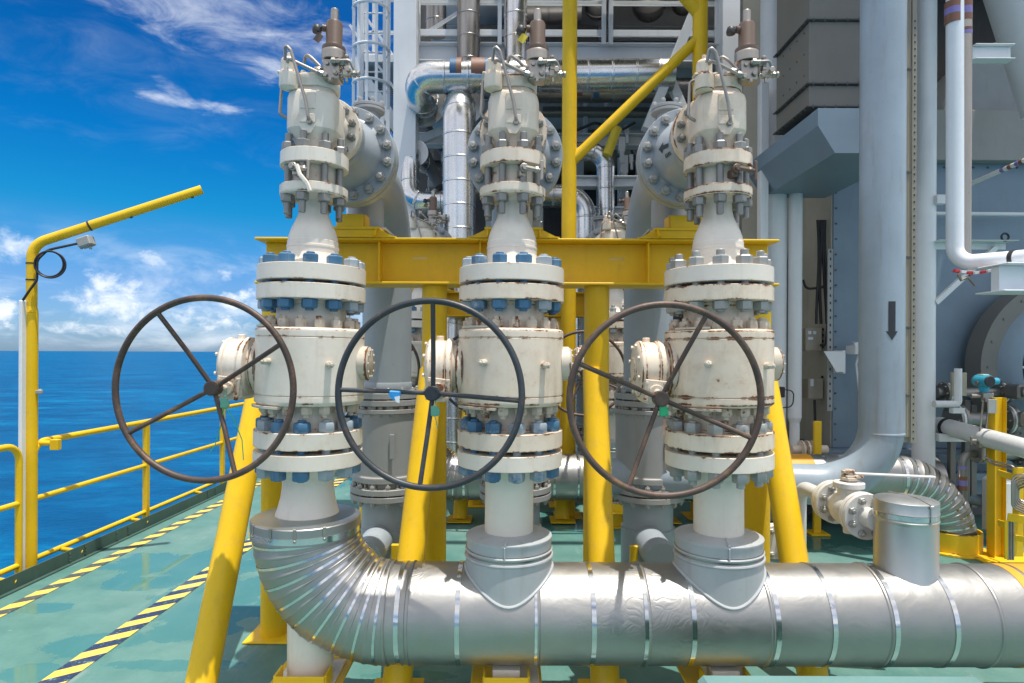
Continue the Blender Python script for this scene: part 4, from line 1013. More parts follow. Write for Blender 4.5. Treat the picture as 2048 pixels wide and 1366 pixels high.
for (ya, yb, mt) in ((0, 13, BROWN), (13, 27, PURPLE), (27, 40, BROWN), (55, 61, BROWN), (61, 68, PURPLE)):
    part('colour_band', MB().lathe([(.0455, P(1934, yb, Yp2).z), (.0455, P(1934, ya, Yp2).z)], 28, (xs, Yp2 + .02, 0), wear=False), mt, t)
a = P(1990, 533, 4.5); b = P(2075, 583, 4.5)
solo('pipe_bracket', MB().bbox((a.x, 4.46, b.z), (b.x, 4.54, a.z), .003).bbox((a.x - .02, 4.36, a.z + .001), (b.x, 4.64, a.z + .012)).bbox((a.x - .04, 4.36, b.z - .012), (b.x, 4.64, b.z - .001)), WHITEW, 'white I-beam bracket under the bent white pipe at the right edge', 'bracket')
t = thing('barrier_tape', 'red and white barrier tape drooping under the white pipe bend', 'barrier tape', P(1950, 548, 4.7))
for s in range(7):
    a = P(1908 + s * 13, 541 + 5 * math.sin(s * .55) , 4.78 - s * .02); b = P(1908 + s * 13 + 13, 541 + 5 * math.sin((s + 1) * .55), 4.78 - s * .02)
    part('tape_stripe', MB().bar(a, b, .03, .022, .001), RED if s % 2 == 0 else WHITEW, t)
m = MB(); q = P(1930, 556, 4.75); m.sweep([P(1916, 548, 4.75), P(1922, 560, 4.75), P(1940, 552, 4.75)], .012, 8); m.bar(P(1936, 556, 4.7), P(1950, 572, 4.7), .02, .006)
part('loose_end', m, STEEL, t)
a = P(1868, 482, 6.3); b = P(2026, 482, 6.3)
solo('angle_bracket', MB().bbox((a.x, 6.22, a.z - .006), (b.x, 6.36, a.z)).bbox((a.x, 6.354, a.z - .075), (b.x - .03, 6.36, a.z - .007)).bar(P(1870, 606, 6.33), P(1992, 494, 6.33), .05, .05).bar(P(1868, 400, 6.3), P(1890, 400, 6.3), .09, .09), WHITE, 'white triangular bracket on the slim white column', 'bracket')
m = MB(); c_ = P(2010, 480, 6.25); m.torus(c_ + Vector((0, 0, .03)), .036, .010, 24, 8); solo('pipe_clamp', m, BLACK, 'black U clamp standing on the white triangular bracket', 'clamp')
solo('slanted_leg', MB().cyl(P(2005, -150, 6.0), P(2120, 210, 6.0), .30, 40), WHITE, 'thick slanted blue-white leg in the top right corner', 'leg')
a = P(1942, 108, 5.4); solo('strut_beam', MB().bbox((a.x, 5.38, a.z - .055), (P(2018, 108, 5.4).x, 5.40, a.z + .055)).bbox((a.x, 5.34, a.z + .056), (P(2020, 108, 5.4).x, 5.44, a.z + .065)).bbox((a.x, 5.34, a.z - .065), (P(2020, 108, 5.4).x, 5.44, a.z - .056)), WHITE, 'small white strut beam between the pipe pair and the slanted leg', 'beam')
m = MB(); m.sweep([P(1940, 368, 6.2), P(2070, 312, 5.4)], .022, 12)
t = thing('banded_tube', 'thin rising white tube with violet and brown bands at the right edge', 'tube', P(1990, 345, 5.8)); part('tube', m, WHITE, t)
for k, mt in enumerate((PURPLE, WHITE, BROWN, WHITE, PURPLE, BROWN)):
    a = P(1940, 368, 6.2).lerp(P(2070, 312, 5.4), .52 + k * .055); b = P(1940, 368, 6.2).lerp(P(2070, 312, 5.4), .52 + k * .055 + .05)
    if mt is not WHITE: part('colour_band', MB().sweep([a, b], .0235, 12), mt, t)
solo('wall_rail', MB().sweep([P(1850, 427, 7.1), P(2090, 429, 7.1)], .022, 10), WHITE, 'thin white rail along the blue-grey enclosure wall', 'rail')
# large round duct mouth
fc = P(2139, 735, 6.9)
t = thing('round_duct', 'large round grey duct mouth with spoked dark opening at the right edge', 'duct', fc)
m = MB(); m.lathe([(.80, -.0), (.98, -.0), (.98, .25), (.80, .25)], 64, fc, 'Y', wear=False)
for k in range(20): m.hexa((fc.x +   .90 * math.cos(k * .314), fc.y, fc.z + .90 * math.sin(k * .314)), .013, -.012, (0, 1, 0))
part('rim', m, DUCT, t)
part('bell', MB().lathe([(.80, .0), (.74, -.06), (.66, -.10), (.60, -.10), (.60, .1)], 64, fc, 'Y', wear=False), PANEL, t)
m = MB(); m.lathe([(.001, .05), (.58, .05)], 48, fc, 'Y', wear=False); part('opening', m, DARK, t)
m = MB(); m.torus(fc + Vector((0, -.06, 0)), .36, .012, 40, 8)
for k in range(8): m.sweep([fc + Vector((0, -.06, 0)), fc + Vector((.59 * math.cos(k * PI / 4), -.06, .59 * math.sin(k * PI / 4)))], .012, 8)
part('guard', m, WHITE, t)
fc2 = P(2070, 250, 7.6); m = MB()
m.lathe([(1.0, 0), (1.12, 0), (1.12, .5), (1.0, .5)], 64, fc2, 'Y', wear=False); m.lathe([(.80, .1), (.97, .1)], 64, fc2, 'Y', wear=False); m.lathe([(.001, .3), (1.0, .3)], 64, fc2, 'Y', wear=False)
solo('dark_duct', m, BOXG, 'dark round duct collar under the slanted leg', 'duct')

# instrument skid at the right edge
m = MB(); m.sweep(fillet([P(1852, 850, 6.9), P(1880, 850, 6.5), P(2090, 908, 5.2)], .12, 8), .085, 32)
t = thing('white_branch_pipe', 'white pipe running out to the right edge past the yellow post', 'pipe', P(1950, 880, 6)); part('pipe', m, WHITEG, t)
c_ = P(1880, 850, 6.5).lerp(P(2090, 908, 5.2), .09); d = (P(2090, 908, 5.2) - P(1880, 850, 6.5)).normalized()
part('clamp', MB().sweep([c_ - d * .02, c_ + d * .02], .093, 28), BLACK, t)
a = P(1866, 866, 6.4); b = P(1925, 881, 6.4); solo('beam_stub', MB().bbox((a.x, 6.3, b.z), (b.x, 6.5, a.z)), WHITE, 'white beam stub under the black pipe clamp', 'beam')
m = MB(); m.sweep(fillet([P(1868, 808, 6.2), P(1916, 808, 6.2), P(1916, 737, 6.2)], .035, 5), .034, 18); m.bbox(P(1906, 816, 6.18), P(1922, 826, 6.24))
solo('vent_stub', m, WHITE, 'white upright pipe stub with elbow, left of the turquoise transmitter', 'pipe')
a = P(1904, 745, 6.3); b = P(1934, 792, 6.3); solo('brown_plate', MB().bbox((a.x, 6.30, b.z), (b.x, 6.33, a.z), .004), BEIGEBOX, 'brown plate mounted behind the white pipe stub', 'plate')
def steelpipe(label, y0, r, x0p, flxs, Y, group):
    a = P(x0p, y0, Y); b = P(2120, y0 + 3, Y)
    t = thing('process_pipe', label, 'pipe', a, group)
    part('pipe', MB().sweep([a, b], r, 24), STEELD, t)
    for fx in flxs:
        c_ = P(fx, y0 + 1, Y); m = MB()
        m.lathe([(r, -.045), (r * 2.1, -.045), (r * 2.1, -.015), (r, -.015)], 32, c_, 'X'); m.lathe([(r, .012), (r * 2.1, .012), (r * 2.1, .045), (r, .045)], 32, c_, 'X')
        for k in range(8): m.cyl(c_ + Vector((-.07, r * 1.7 * math.cos(k * .785), r * 1.7 * math.sin(k * .785))), c_ + Vector((.07, r * 1.7 * math.cos(k * .785), r * 1.7 * math.sin(k * .785))), .012, 6)
        part('flange', m, STEELD, t)
        part('gasket', MB().lathe([(r, -.0145), (r * 2.0, -.0145), (r * 2.0, .0115), (r, .0115)], 32, c_, 'X', wear=False), WHITE, t)
    return t
steelpipe('dark steel pipe with flanges level with the turquoise transmitter', 785, .055, 1872, (1893, 2003), 6.6, 'dark steel pipes at the right edge')
steelpipe('thicker dark steel pipe with flanges below the turquoise transmitter', 838, .075, 1908, (1912, 2012), 6.5, 'dark steel pipes at the right edge')
steelpipe('low dark steel pipe behind the yellow post', 910, .05, 1975, (2042,), 6.6, 'dark steel pipes at the right edge')
for px, py in ((2035, 783), (2042, 838)):
    q = P(px, py, 6.4); solo('steel_valve', MB().box(q, (.14, .2, .15), None, .02).lathe([(.02, -.14), (.055, -.14), (.06, -.12), (.045, -.1)], 24, q, 'Y'), STEELD, 'dark steel block valve on the upper pipe' if py < 800 else 'dark steel block valve on the thicker pipe', 'valve')
m = MB()
for (x_, y_, h) in ((1903, 830, .25), (1932, 800, .5), (1945, 810, .5)):
    q = P(x_, y_, 6.75); m.bbox((q.x - .03, 6.72, .25), (q.x + .03, 6.78, q.z))
solo('pipe_rack', m, DUCT, 'dark rack uprights behind the instrument pipes', 'rack')
Yt = 5.9; q = P(1968, 762, Yt)
t = thing('pressure_transmitter', 'turquoise pressure transmitter above the yellow post', 'transmitter', P(1968, 800, Yt))
m = MB(); m.lathe([(.03, -.08), (.055, -.075), (.06, -.06), (.06, .07), (.052, .085), (.03, .088)], 28, q + Vector((-.005, 0, 0)), 'Y', wear=False); m.cyl(q + Vector((0, 0, -.005)), q + Vector((.13, 0, -.002)), .034, 20); m.cyl(q + Vector((0, 0, -.04)), q + Vector((0, 0, -.11)), .045, 20, .035)
part('housing', m, TEALM, t)
m = MB(); m.lathe([(.001, -.086), (.045, -.085), (.052, -.079), (.052, -.074)], 28, q + Vector((-.005, 0, 0)), 'Y', wear=False); m.cyl(q + Vector((.131, 0, -.002)), q + Vector((.15, 0, -.002)), .03, 20)
part('end_cap', m, BLACK, t); part('name_plate', MB().box(q + Vector((.0, .01, .061)), (.06, .07, .006)), CREAM, t)
m = MB(); m.cyl(q + Vector((-.06, .0, -.02)), q + Vector((-.075, 0, -.02)), .022, 14); m.lathe([(.04, -.105), (.052, -.112), (.052, -.122), (.04, -.128)], 24, q, wear=False); part('collar_ring', m, STEELD, t)
m = MB(); m.box(q + Vector((0, 0, -.135)), (.10, .12, .05)); m.box(q + Vector((.0, -.03, -.17)), (.06, .06, .05)); m.cyl(q + Vector((-.05, -.02, -.14)), q + Vector((-.14, -.02, -.14)), .02, 12)
m.sweep([q + Vector((-.035, -.04, -.18)), P(1958, 882, Yt - .04)], .009, 8); m.sweep([q + Vector((.02, -.04, -.18)), P(1970, 880, Yt - .04)], .009, 8)
part('manifold', m, STEEL, t)
q2 = P(1968, 886, Yt - .04); m = MB(); m.box(q2, (.12, .06, .09), None, .01); m.cyl(q2 + Vector((-.06, 0, .02)), q2 + Vector((-.12, 0, .02)), .014, 10); m.box(q2 + Vector((-.12, 0, .02)), (.012, .02, .08)); m.cyl(q2 + Vector((.06, 0, -.01)), q2 + Vector((.12, 0, -.01)), .014, 10); m.box(q2 + Vector((.12, 0, -.01)), (.012, .02, .08)); m.cyl(q2 + Vector((0, 0, -.04)), q2 + Vector((0, 0, -.16)), .022, 12)
solo('manifold_block', m, STEEL, 'small steel valve block with handles left of the yellow post', 'valve block')
m = MB()
for k in range(2):
    m.sweep(fillet([q2 + Vector((.0, -.02 - k * .03, -.13 - k * .02)), P(1985, 922 + k * 6, 5.8), P(2030, 933 + k * 6, 5.6), P(2033, 960 + k * 6, 5.6)], .05, 5), .009, 8)
for k in range(6):
    m.sweep(fillet([P(2050, 948 + k * 5, 5.5), P(2024 + k * 2.5, 952 + k * 5, 5.5 + k * .01), P(2024 + k * 2.5, 1015 - k * 3, 5.5 + k * .01), P(2055, 1030 - k * 5, 5.5)], .06, 5), .008, 8)
for k in range(3): m.cyl(P(2016 + k * 5, 1040, 5.55), P(2016 + k * 5, 1120, 5.55), .009, 8)
solo('tubing_bundle', m, TUBEM, 'stainless tubing bundle bending round at the right edge', 'tubing')
Yy = 5.85; a = P(1983, 795, Yy); b = P(2003, 1112, Yy)
t = thing('instrument_stand', 'yellow upright instrument stand near the right edge', 'stand', ((a.x + b.x) / 2, Yy, 0))
part('post', MB().bbox((a.x, Yy - .004, .01), (b.x, Yy + .004, a.z)).bbox((a.x - .004, Yy - .05, .01), (a.x - .0005, Yy + .05, a.z)).bbox((b.x + .0005, Yy - .05, .01), (b.x + .004, Yy + .05, a.z)), YELLOW, t)
m = MB(); m.bar(P(1996, 945, Yy - .08), P(2050, 962, 5.5), .012, .06); m.bar(P(1996, 1045, Yy - .08), P(2030, 1056, 5.6), .012, .06); m.bbox(P(2028, 935, 5.55), P(2044, 1112, 5.57)); m.bar(P(2015, 1034, 5.5), P(2080, 1044, 5.4), .02, .07); m.bar(P(2012, 1040, 5.5), P(2012, 1118, 5.5), .03, .012)
m.bar(P(2030, 1075, 5.5), P(2080, 1085, 5.4), .02, .05)
part('arms', m, YELLOW, t); part('base_plate', MB().bbox((a.x - .18, Yy - .15, .001), (b.x + .35, Yy + .12, .014)), YELLOW, t)
q = P(1990, 805, Yy - .08); part('mounting_plate', MB().bbox((q.x - .07, Yy - .09, q.z - .10), (q.x + .01, Yy - .08, q.z + .03)), BOXG, t)
m = MB(); m.sweep(fillet([P(1962, 907, 6.0), P(1925, 908, 6.0), P(1925, 1000, 6.0)], .09, 8), .038, 20)
t = thing('banded_elbow', 'steel elbow pipe with violet and brown bands right of the silver bend', 'pipe', P(1925, 1000, 6.0)); part('pipe', m, STEELD, t)
for (ya, yb, mt) in ((932, 938, PURPLE), (952, 960, BROWN), (960, 971, PURPLE), (971, 980, BROWN)):
    x = P(1925, 950, 6.0); part('colour_band', MB().lathe([(.0395, P(1925, yb, 6).z), (.0395, P(1925, ya, 6).z)], 20, (x.x, 6.0, 0), wear=False), mt, t)
part('flange', MB().lathe([(.03, -.03), (.09, -.03), (.09, -.005), (.085, -.004), (.085, .004), (.09, .005), (.09, .03), (.03, .03)], 28, P(1957, 907, 6.0), 'X'), STEELD, t)
a = P(2006, 962, 6.1); b = P(2040, 1105, 6.1); solo('pale_cabinet', MB().bbox((a.x, 6.1, .1), (b.x, 6.4, a.z), .03), WHITE, 'pale rounded cabinet behind the yellow instrument stand', 'cabinet')
m = MB(); a = P(1870, 908, 7.0); m.bbox((a.x, 6.95, a.z - .1), (8, 7.05, a.z)); m.bbox((a.x, 6.95, .5), (8, 7.05, .58)); m.sweep([P(1940, 998, 6.5), P(2060, 1030, 6.2)], .05, 14)
solo('skid_beam', m, PANEL, 'blue-grey skid beam low behind the instrument pipes', 'beam')
solo('rack_pipe', MB().sweep([P(1930, 1000, 6.6), P(2070, 1040, 6.2)], .055, 16), STEELD, 'dark low pipe right of the yellow deck sleeve', 'pipe') if False else None

# teal edge close to the camera
a = P(1395, 1351, 2.3); b = P(1960, 1363, 2.3)
solo('teal_beam', MB().bbox((a.x, 2.15, 0.0), (b.x, 2.32, a.z - .0), .02), paint('pale_teal_paint', (.13, .25, .24), .5, .12, .2), 'pale teal beam edge at the bottom of the picture, nearest the camera', 'beam')
# ------------------------------------------------------------------ module behind
Yb = 9.0
def X_(px, Y): return P(px, 400, Y).x
def Z_(py, Y, px=1100): return P(px, py, Y).z
q0, q1 = X_(787, 8.7), X_(832, 8.7)
t = thing('module_column', 'tall white box column behind the left relief valve pipe', 'column', ((q0 + q1) / 2, 8.8, 0), 'white module columns')
part('shaft', MB().bbox((q0, 8.64, .02), (q1, 8.96, 11), .006), WHITE, t); part('base_plate', MB().bbox((q0 - .1, 8.54, .001), (q1 + .1, 9.06, .019)), WHITE, t)
q0, q1 = X_(1441, 8.8), X_(1476, 8.8)
t = thing('module_column', 'white box column behind the right relief valve', 'column', ((q0 + q1) / 2, 8.9, 0), 'white module columns')
part('shaft', MB().bbox((q0, 8.75, .02), (q1, 9.05, 11), .006), WHITE, t); part('base_plate', MB().bbox((q0 - .1, 8.65, .001), (q1 + .1, 9.15, .019)), WHITE, t)
# girders of the upper deck
zg0, zg1 = Z_(122, Yb), Z_(84, Yb)
xl, xr = X_(832, Yb), 9.0
def girder(label, z0, z1, y, x0=None, x1=None, mat=WHITE):
    x0 = xl if x0 is None else x0; x1 = xr if x1 is None else x1; m = MB()
    m.bbox((x0, y - .10, z1 - .02), (x1, y + .10, z1)); m.bbox((x0, y - .10, z0), (x1, y + .10, z0 + .02)); m.bbox((x0, y - .008, z0 + .02), (x1, y + .008, z1 - .02))
    return solo('girder', m, mat, label, 'girder', 'module girders')
girder('white girder edging the upper deck behind the relief valves', zg0, zg1, Yb + .1)
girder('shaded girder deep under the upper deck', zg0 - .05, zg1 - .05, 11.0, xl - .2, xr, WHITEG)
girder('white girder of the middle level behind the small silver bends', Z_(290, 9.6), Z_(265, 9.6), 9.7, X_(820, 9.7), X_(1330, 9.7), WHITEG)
girder('pale girder low behind the right silver bends', Z_(372, 9.2), Z_(350, 9.2), 9.3, X_(1150, 9.3), X_(1330, 9.3), WHITE)
girder('second pale girder below the right silver bends', Z_(428, 9.2), Z_(412, 9.2), 9.3, X_(1150, 9.3), X_(1460, 9.3), WHITE)
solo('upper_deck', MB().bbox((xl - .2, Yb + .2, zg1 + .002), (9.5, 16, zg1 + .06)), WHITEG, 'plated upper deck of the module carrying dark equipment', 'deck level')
solo('added_shade_slab', MB().bbox((xl - .2, Yb + .5, 8.25), (9.5, 16, 8.4)), WHITEG, 'slab added above the dull pipes to shade the upper level', 'deck level')  # added slab that keeps the sun off the upper deck
for i, yy in enumerate((10.2, 12.2)):
    girder(('nearer', 'farther')[i] + ' girder under the added shade slab', 7.95, 8.245, yy, xl - .2, xr, WHITEG)
# railing of the upper deck
yr = Yb - .02; t = thing('upper_railing', 'pale handrail along the edge of the upper deck', 'railing', (X_(1000, yr), yr, zg0))
for (a, b) in ((838, 1002), (1002, 1205), (1219, 1432), (1436, 1520)):
    for py in (-35, 6, 66):
        part('rail', MB().bar((X_(a, yr), yr, Z_(py, yr, 1024)), (X_(b, yr), yr, Z_(py, yr, 1024)), .05 if py < 60 else .03, .05 if py < 60 else .09), WHITE, t)
for px in (836, 998, 1205, 1219, 1430):
    part('post', MB().bbox((X_(px, yr) - .03, yr - .07, Z_(93, yr, px)), (X_(px, yr) + .03, yr - .03, Z_(-40, yr, px))), WHITE, t)
part('brace', MB().bar(P(852, 66, yr + .1), P(925, 20, yr + .1), .05, .04), WHITE, t)
# pipes
def pipe(label, pts, r, R, Y=None, mat=CLADS, seams=(), bands=(), collar=None, name='silver_pipe', group='silver clad pipes of the module'):
    w = [P(*(p if len(p) == 3 else (p[0], p[1], Y))) for p in pts]
    t = thing(name, label, 'pipe', w[0], group)
    path = fillet(w, R, 10) if len(w) > 2 else w
    # resample with seam beads
    L = [0]
    for a, b in zip(path, path[1:]): L.append(L[-1] + (b - a).length)
    def at(s):
        for i in range(len(path) - 1):
            if s <= L[i + 1] or i == len(path) - 2: return path[i].lerp(path[i + 1], (s - L[i]) / max(1e-6, L[i + 1] - L[i]))
    st = [(s, 0) for s in L]
    n = max(1, int(L[-1] / .30))
    for k in range(1, n + 1):
        s = (k - .4) * L[-1] / n; st += [(s - .014, 0), (s - .006, .006), (s + .006, .006), (s + .014, 0)]
    st.sort(); q = []; rr = []
    for s, d in st:
        s = min(max(s, 0), L[-1]); p = at(s)
        if q and (p - q[-1]).length < 2e-3: continue
        q.append(p); rr.append(r + d)
    part('cladding', MB().sweep(q, rr, 36), mat, t, ang=25)
    for (s0, s1, mt) in bands:
        a = P(s0, pts[0][1], Y); b = P(s1, pts[0][1], Y); part('colour_band', MB().cyl(a, b, r + .008, 36, bev=.001), mt, t)
    if collar:
        for (cp, d, cr) in collar:
            c_ = P(*cp); d = Vector(d).normalized(); part('collar', MB().cyl(c_ - d * .02, c_ + d * .02, cr, 40), CLADM, t)
    return t
pipe('horizontal silver pipe with blue and brown bands behind the middle relief valve', [(1345, 150), (836, 156), (846, 206, 8.6), (850, 212, 9.9)], .205, .30, 8.3, CLADS,
     bands=((902, 914, BLUEB), (914, 925, BROWN), (944, 970, BROWN), (970, 984, BLUEB)), collar=(((847, 208, 8.95), (0, 1, 0), .33),))
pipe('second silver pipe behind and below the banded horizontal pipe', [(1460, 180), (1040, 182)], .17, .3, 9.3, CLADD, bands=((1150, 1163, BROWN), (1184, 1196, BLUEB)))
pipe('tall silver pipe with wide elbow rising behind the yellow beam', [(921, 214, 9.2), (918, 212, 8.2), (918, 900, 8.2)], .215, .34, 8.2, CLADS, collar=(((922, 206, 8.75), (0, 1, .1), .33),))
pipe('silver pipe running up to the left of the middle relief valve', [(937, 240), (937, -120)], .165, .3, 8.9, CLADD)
pipe('silver pipe running up directly behind the middle pilot', [(1031, 240), (1031, -120)], .165, .3, 8.9, CLADS)
pipe('small silver pipe with double bend left of the tall silver pipe', [(850, 330, 9.5), (820, 306, 8.8), (820, 403, 8.6), (900, 404, 8.6)], .13, .22, 8.6, CLADS, collar=(((829, 306, 8.9), (0, 1, 0), .2),))
pipe('silver hooped pipe bending down right of the yellow pole', [(1120, 303), (1211, 303), (1211, 900)], .135, .26, 9.2, CLADS)
pipe('wide silver pipe bend low behind the yellow pole', [(1080, 390), (1170, 392), (1170, 900)], .155, .30, 8.9, CLADS)
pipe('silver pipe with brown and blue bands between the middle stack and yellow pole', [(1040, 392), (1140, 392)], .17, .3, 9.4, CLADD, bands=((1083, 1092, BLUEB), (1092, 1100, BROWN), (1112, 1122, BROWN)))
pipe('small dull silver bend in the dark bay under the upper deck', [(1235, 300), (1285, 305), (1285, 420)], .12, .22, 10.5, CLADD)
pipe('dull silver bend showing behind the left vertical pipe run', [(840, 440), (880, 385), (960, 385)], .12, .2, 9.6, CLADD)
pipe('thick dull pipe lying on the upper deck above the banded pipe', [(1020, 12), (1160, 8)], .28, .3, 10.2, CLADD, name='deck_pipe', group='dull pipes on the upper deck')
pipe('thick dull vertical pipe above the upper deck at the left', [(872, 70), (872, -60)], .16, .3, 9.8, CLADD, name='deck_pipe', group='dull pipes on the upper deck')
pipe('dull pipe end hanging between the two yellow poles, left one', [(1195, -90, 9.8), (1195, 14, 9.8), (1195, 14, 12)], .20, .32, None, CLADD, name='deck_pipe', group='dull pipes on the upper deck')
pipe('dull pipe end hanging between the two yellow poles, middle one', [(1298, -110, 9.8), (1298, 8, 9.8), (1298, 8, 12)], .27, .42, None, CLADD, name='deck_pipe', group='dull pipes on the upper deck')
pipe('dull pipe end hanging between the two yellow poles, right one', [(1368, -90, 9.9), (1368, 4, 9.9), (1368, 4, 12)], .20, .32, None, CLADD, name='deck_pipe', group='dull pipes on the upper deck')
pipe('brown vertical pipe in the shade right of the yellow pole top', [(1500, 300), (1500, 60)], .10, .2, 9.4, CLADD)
def bare(label, pts, r, Y, mat, name='bare_pipe', group='bare pipes in the dark bay'):
    w = [P(*(p if len(p) == 3 else (p[0], p[1], Y))) for p in pts]
    return solo(name, MB().sweep(fillet(w, .15, 6) if len(w) > 2 else w, r, 16), mat, label, 'pipe', group)
bare('thin grey pipe crossing the dark bay below the banded pipe', [(1085, 224), (1470, 226)], .085, 10.0, STEELD)
bare('dark pipe crossing the dark bay higher up', [(1000, 200), (1480, 203)], .06, 11.5, DARK)
bare('thin pale pipe rising in the dark bay', [(1171, 190), (1171, 300)], .035, 10, WHITEG)
bare('pair of pale uprights in the dark bay, right of the thin pipe', [(1213, 200), (1213, 262), (1300, 262)], .04, 10.2, WHITEG)
bare('dark pipe low in the bay behind the small double bend', [(850, 250), (905, 330), (880, 420)], .07, 10, DARK)
bare('dark slanted pipe behind the left flange', [(845, 300, 9.4), (880, 372, 9.4)], .09, 9.4, DARK)
bare('black hose looping in the dark bay', [(1150, 262), (1190, 245), (1240, 262), (1270, 245)], .02, 9.5, BLACK)
bare('thin black cable hanging in the dark bay', [(1262, 300), (1285, 345), (1270, 390)], .018, 9.6, BLACK)
m = MB(); q = P(1218, 283, 9.0); m.cyl(q + Vector((.12, 0, .2)), q + Vector((-.03, 0, -.2)), .07, 16)
solo('yellow_sleeve', m, YTAG, 'yellow-green wrapped sleeve in the dark bay beside the silver hoop', 'sleeve')
m = MB()
for (px, py, s) in ((1243, 290, .10), (1253, 262, .07), (1247, 330, .12), (1262, 318, .06)):
    q = P(px, py, 9.6); m.box(q, (s, s, s * 2.2)); m.cyl(q + Vector((0, -.05, -s)), q + Vector((0, -.05, -s * 3)), s * .35, 10)
solo('instrument_cluster', m, WHITEG, 'cluster of pale instruments in the dark bay behind the diagonal brace', 'instruments')
m = MB()
for k in range(9):
    q = P(850 + (k * 37) % 70, 310 + (k * 53) % 130, 9.9); m.box(q, (.10 + .05 * (k % 3), .1, .12 + .06 * (k % 2)), None, .01); m.cyl(q, q + Vector((.0, 0, .3)), .02, 8)
solo('instrument_cluster', m, BOXG, 'cluster of grey valves and instruments left of the tall silver pipe', 'instruments')
# structure in the bay
for i, (a, b, lab) in enumerate((((1386, 28, 8.3), (1292, 260, 8.3), 'pale green-white diagonal member behind the second yellow pole'), ((1300, 180, 8.6), (1300, 20, 8.6), None), ((1340, 160, 8.4), (1372, 235, 8.4), 'short pale diagonal strut meeting the long diagonal member'),
        ((832, 285, 9.2), (885, 262, 9.2), 'short pale strut right of the white box column'), ((1365, 30, 9.6), (1310, 95, 9.6), None))):
    if lab: solo('diagonal_member', MB().bar(P(*a), P(*b), .16 if i == 0 else .10, .12), WHITE, lab, 'brace', 'pale diagonal members')
m = MB()
for (px, w) in ((1155, .10), (1245, .08), (1330, .12), (1480, .12), (905, .1), (985, .12), (1075, .1)):
    x = X_(px, 11.5); m.bbox((x - w, 11.4, 0), (x + w, 11.6, zg0 - .1))
solo('bay_frame', m, WHITEG, 'pale uprights standing inside the dark bay', 'frame')
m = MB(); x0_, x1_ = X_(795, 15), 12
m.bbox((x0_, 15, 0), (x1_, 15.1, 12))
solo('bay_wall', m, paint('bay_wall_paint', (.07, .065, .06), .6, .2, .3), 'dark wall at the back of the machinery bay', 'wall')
# machinery lumps in the bay : tanks with bands and skids
def vessel(label, px, py, Y, r, L, mat):
    q = P(px, py, Y); t = thing('process_vessel', label, 'vessel', (q.x, Y, 0), 'vessels in the dark bay')
    part('shell', MB().lathe([(.01, -L / 2 - r * .4), (r * .6, -L / 2 - r * .3), (r * .95, -L / 2 - r * .08), (r, -L / 2), (r, L / 2), (r * .95, L / 2 + r * .08), (r * .6, L / 2 + r * .3), (.01, L / 2 + r * .4)], 40, q, 'X', wear=False), mat, t)
    for s in (-.3, .3): part('saddle', MB().bbox((q.x + s * L - .08, Y - r * .7, 0), (q.x + s * L + .08, Y + r * .7, q.z - r * .8)), WHITEG, t)
vessel('grey horizontal vessel deep in the bay at the left', 930, 560, 12.5, .8, 2.6, GREYD)
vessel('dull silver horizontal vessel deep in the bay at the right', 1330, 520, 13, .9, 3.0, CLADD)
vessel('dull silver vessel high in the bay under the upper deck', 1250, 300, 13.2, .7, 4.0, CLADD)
# equipment on the upper deck
m = MB(); a = P(1285, 60, 11); m.bbox((a.x - .4, 10.8, zg1 + .07), (a.x + 3.2, 12.5, zg1 + .9)); solo('deck_machine', m, DARK, 'dark machine on the upper deck behind the handrail', 'machine')
m = MB(); a = P(950, 60, 11); m.bbox((a.x - .3, 11.2, zg1 + .07), (a.x + 2.2, 12.5, zg1 + 1.4)); solo('deck_machine', m, DARK, 'dark cabinet on the upper deck above the banded pipe elbow', 'machine')
m = MB(); m.bbox((X_(832, 15), 14.8, zg1 + .07), (10, 14.9, 12)); solo('bay_wall', m, paint('upper_void_shade', (.035, .033, .03), .6, .2, .3), 'wall darkened as shade behind the equipment of the upper deck', 'wall')  # near-black colour stands for the shade in the voids of this level
# caged ladder and stairs at the left of the module
yl = 9.3; xa, xb = X_(706, yl), X_(776, yl); xm = (xa + xb) / 2; rc = (xb - xa) / 2
t = thing('caged_ladder', 'pale blue-white caged ladder left of the tall white column', 'ladder', (xm, yl, Z_(230, yl, 740)))
for x in (xm - .2, xm + .2): part('stile', MB().bbox((x - .03, yl + rc - .02, Z_(330, yl, 740)), (x + .03, yl + rc + .03, 9)), WHITE, t)
z = Z_(330, yl, 740)
while z < 7.6:
    part('rung', MB().cyl((xm - .2, yl + rc, z), (xm + .2, yl + rc, z), .014, 8), WHITE, t); z += .3
for py in (-60, 22, 102, 172):
    z = Z_(py, yl, 740); part('hoop', MB().sweep([(xm + rc * math.cos(a), yl + rc * math.sin(a) * 1.05, z) for a in [PI * (1.08 - 1.16 * -k / 20) for k in range(21)]], .024, 8), WHITE, t)
for k in range(7):
    a = PI + PI * k / 6; x = xm + rc * math.cos(a); y = yl + rc * math.sin(a) * 1.05
    part('cage_bar', MB().bbox((x - .022, y - .008, Z_(218, yl, 740)), (x + .022, y + .008, 9)), WHITE, t)
ys = 10.2
t = thing('stair_flight', 'pale stair flight with mesh treads behind the caged ladder', 'stairs', (X_(750, ys), ys, Z_(450, ys, 740)))
sa, sb = P(700, 120, ys), P(800, 262, ys)
for dy in (0, .8):
    part('stringer', MB().bar(sa + Vector((0, dy, 0)), sb + Vector((0, dy, 0)), .03, .2), WHITE, t)
for k in range(9):
    p = sa.lerp(sb, (k + .5) / 9); part('tread', MB().bbox((p.x - .12, ys + .03, p.z), (p.x + .12, ys + .77, p.z + .03)), GRATE, t)
for dz in (.55, 1.05):
    part('handrail', MB().bar(sa + Vector((0, -.03, dz)), sb + Vector((0, -.03, dz)), .04, .04), WHITE, t)
z = Z_(122, ys, 740)
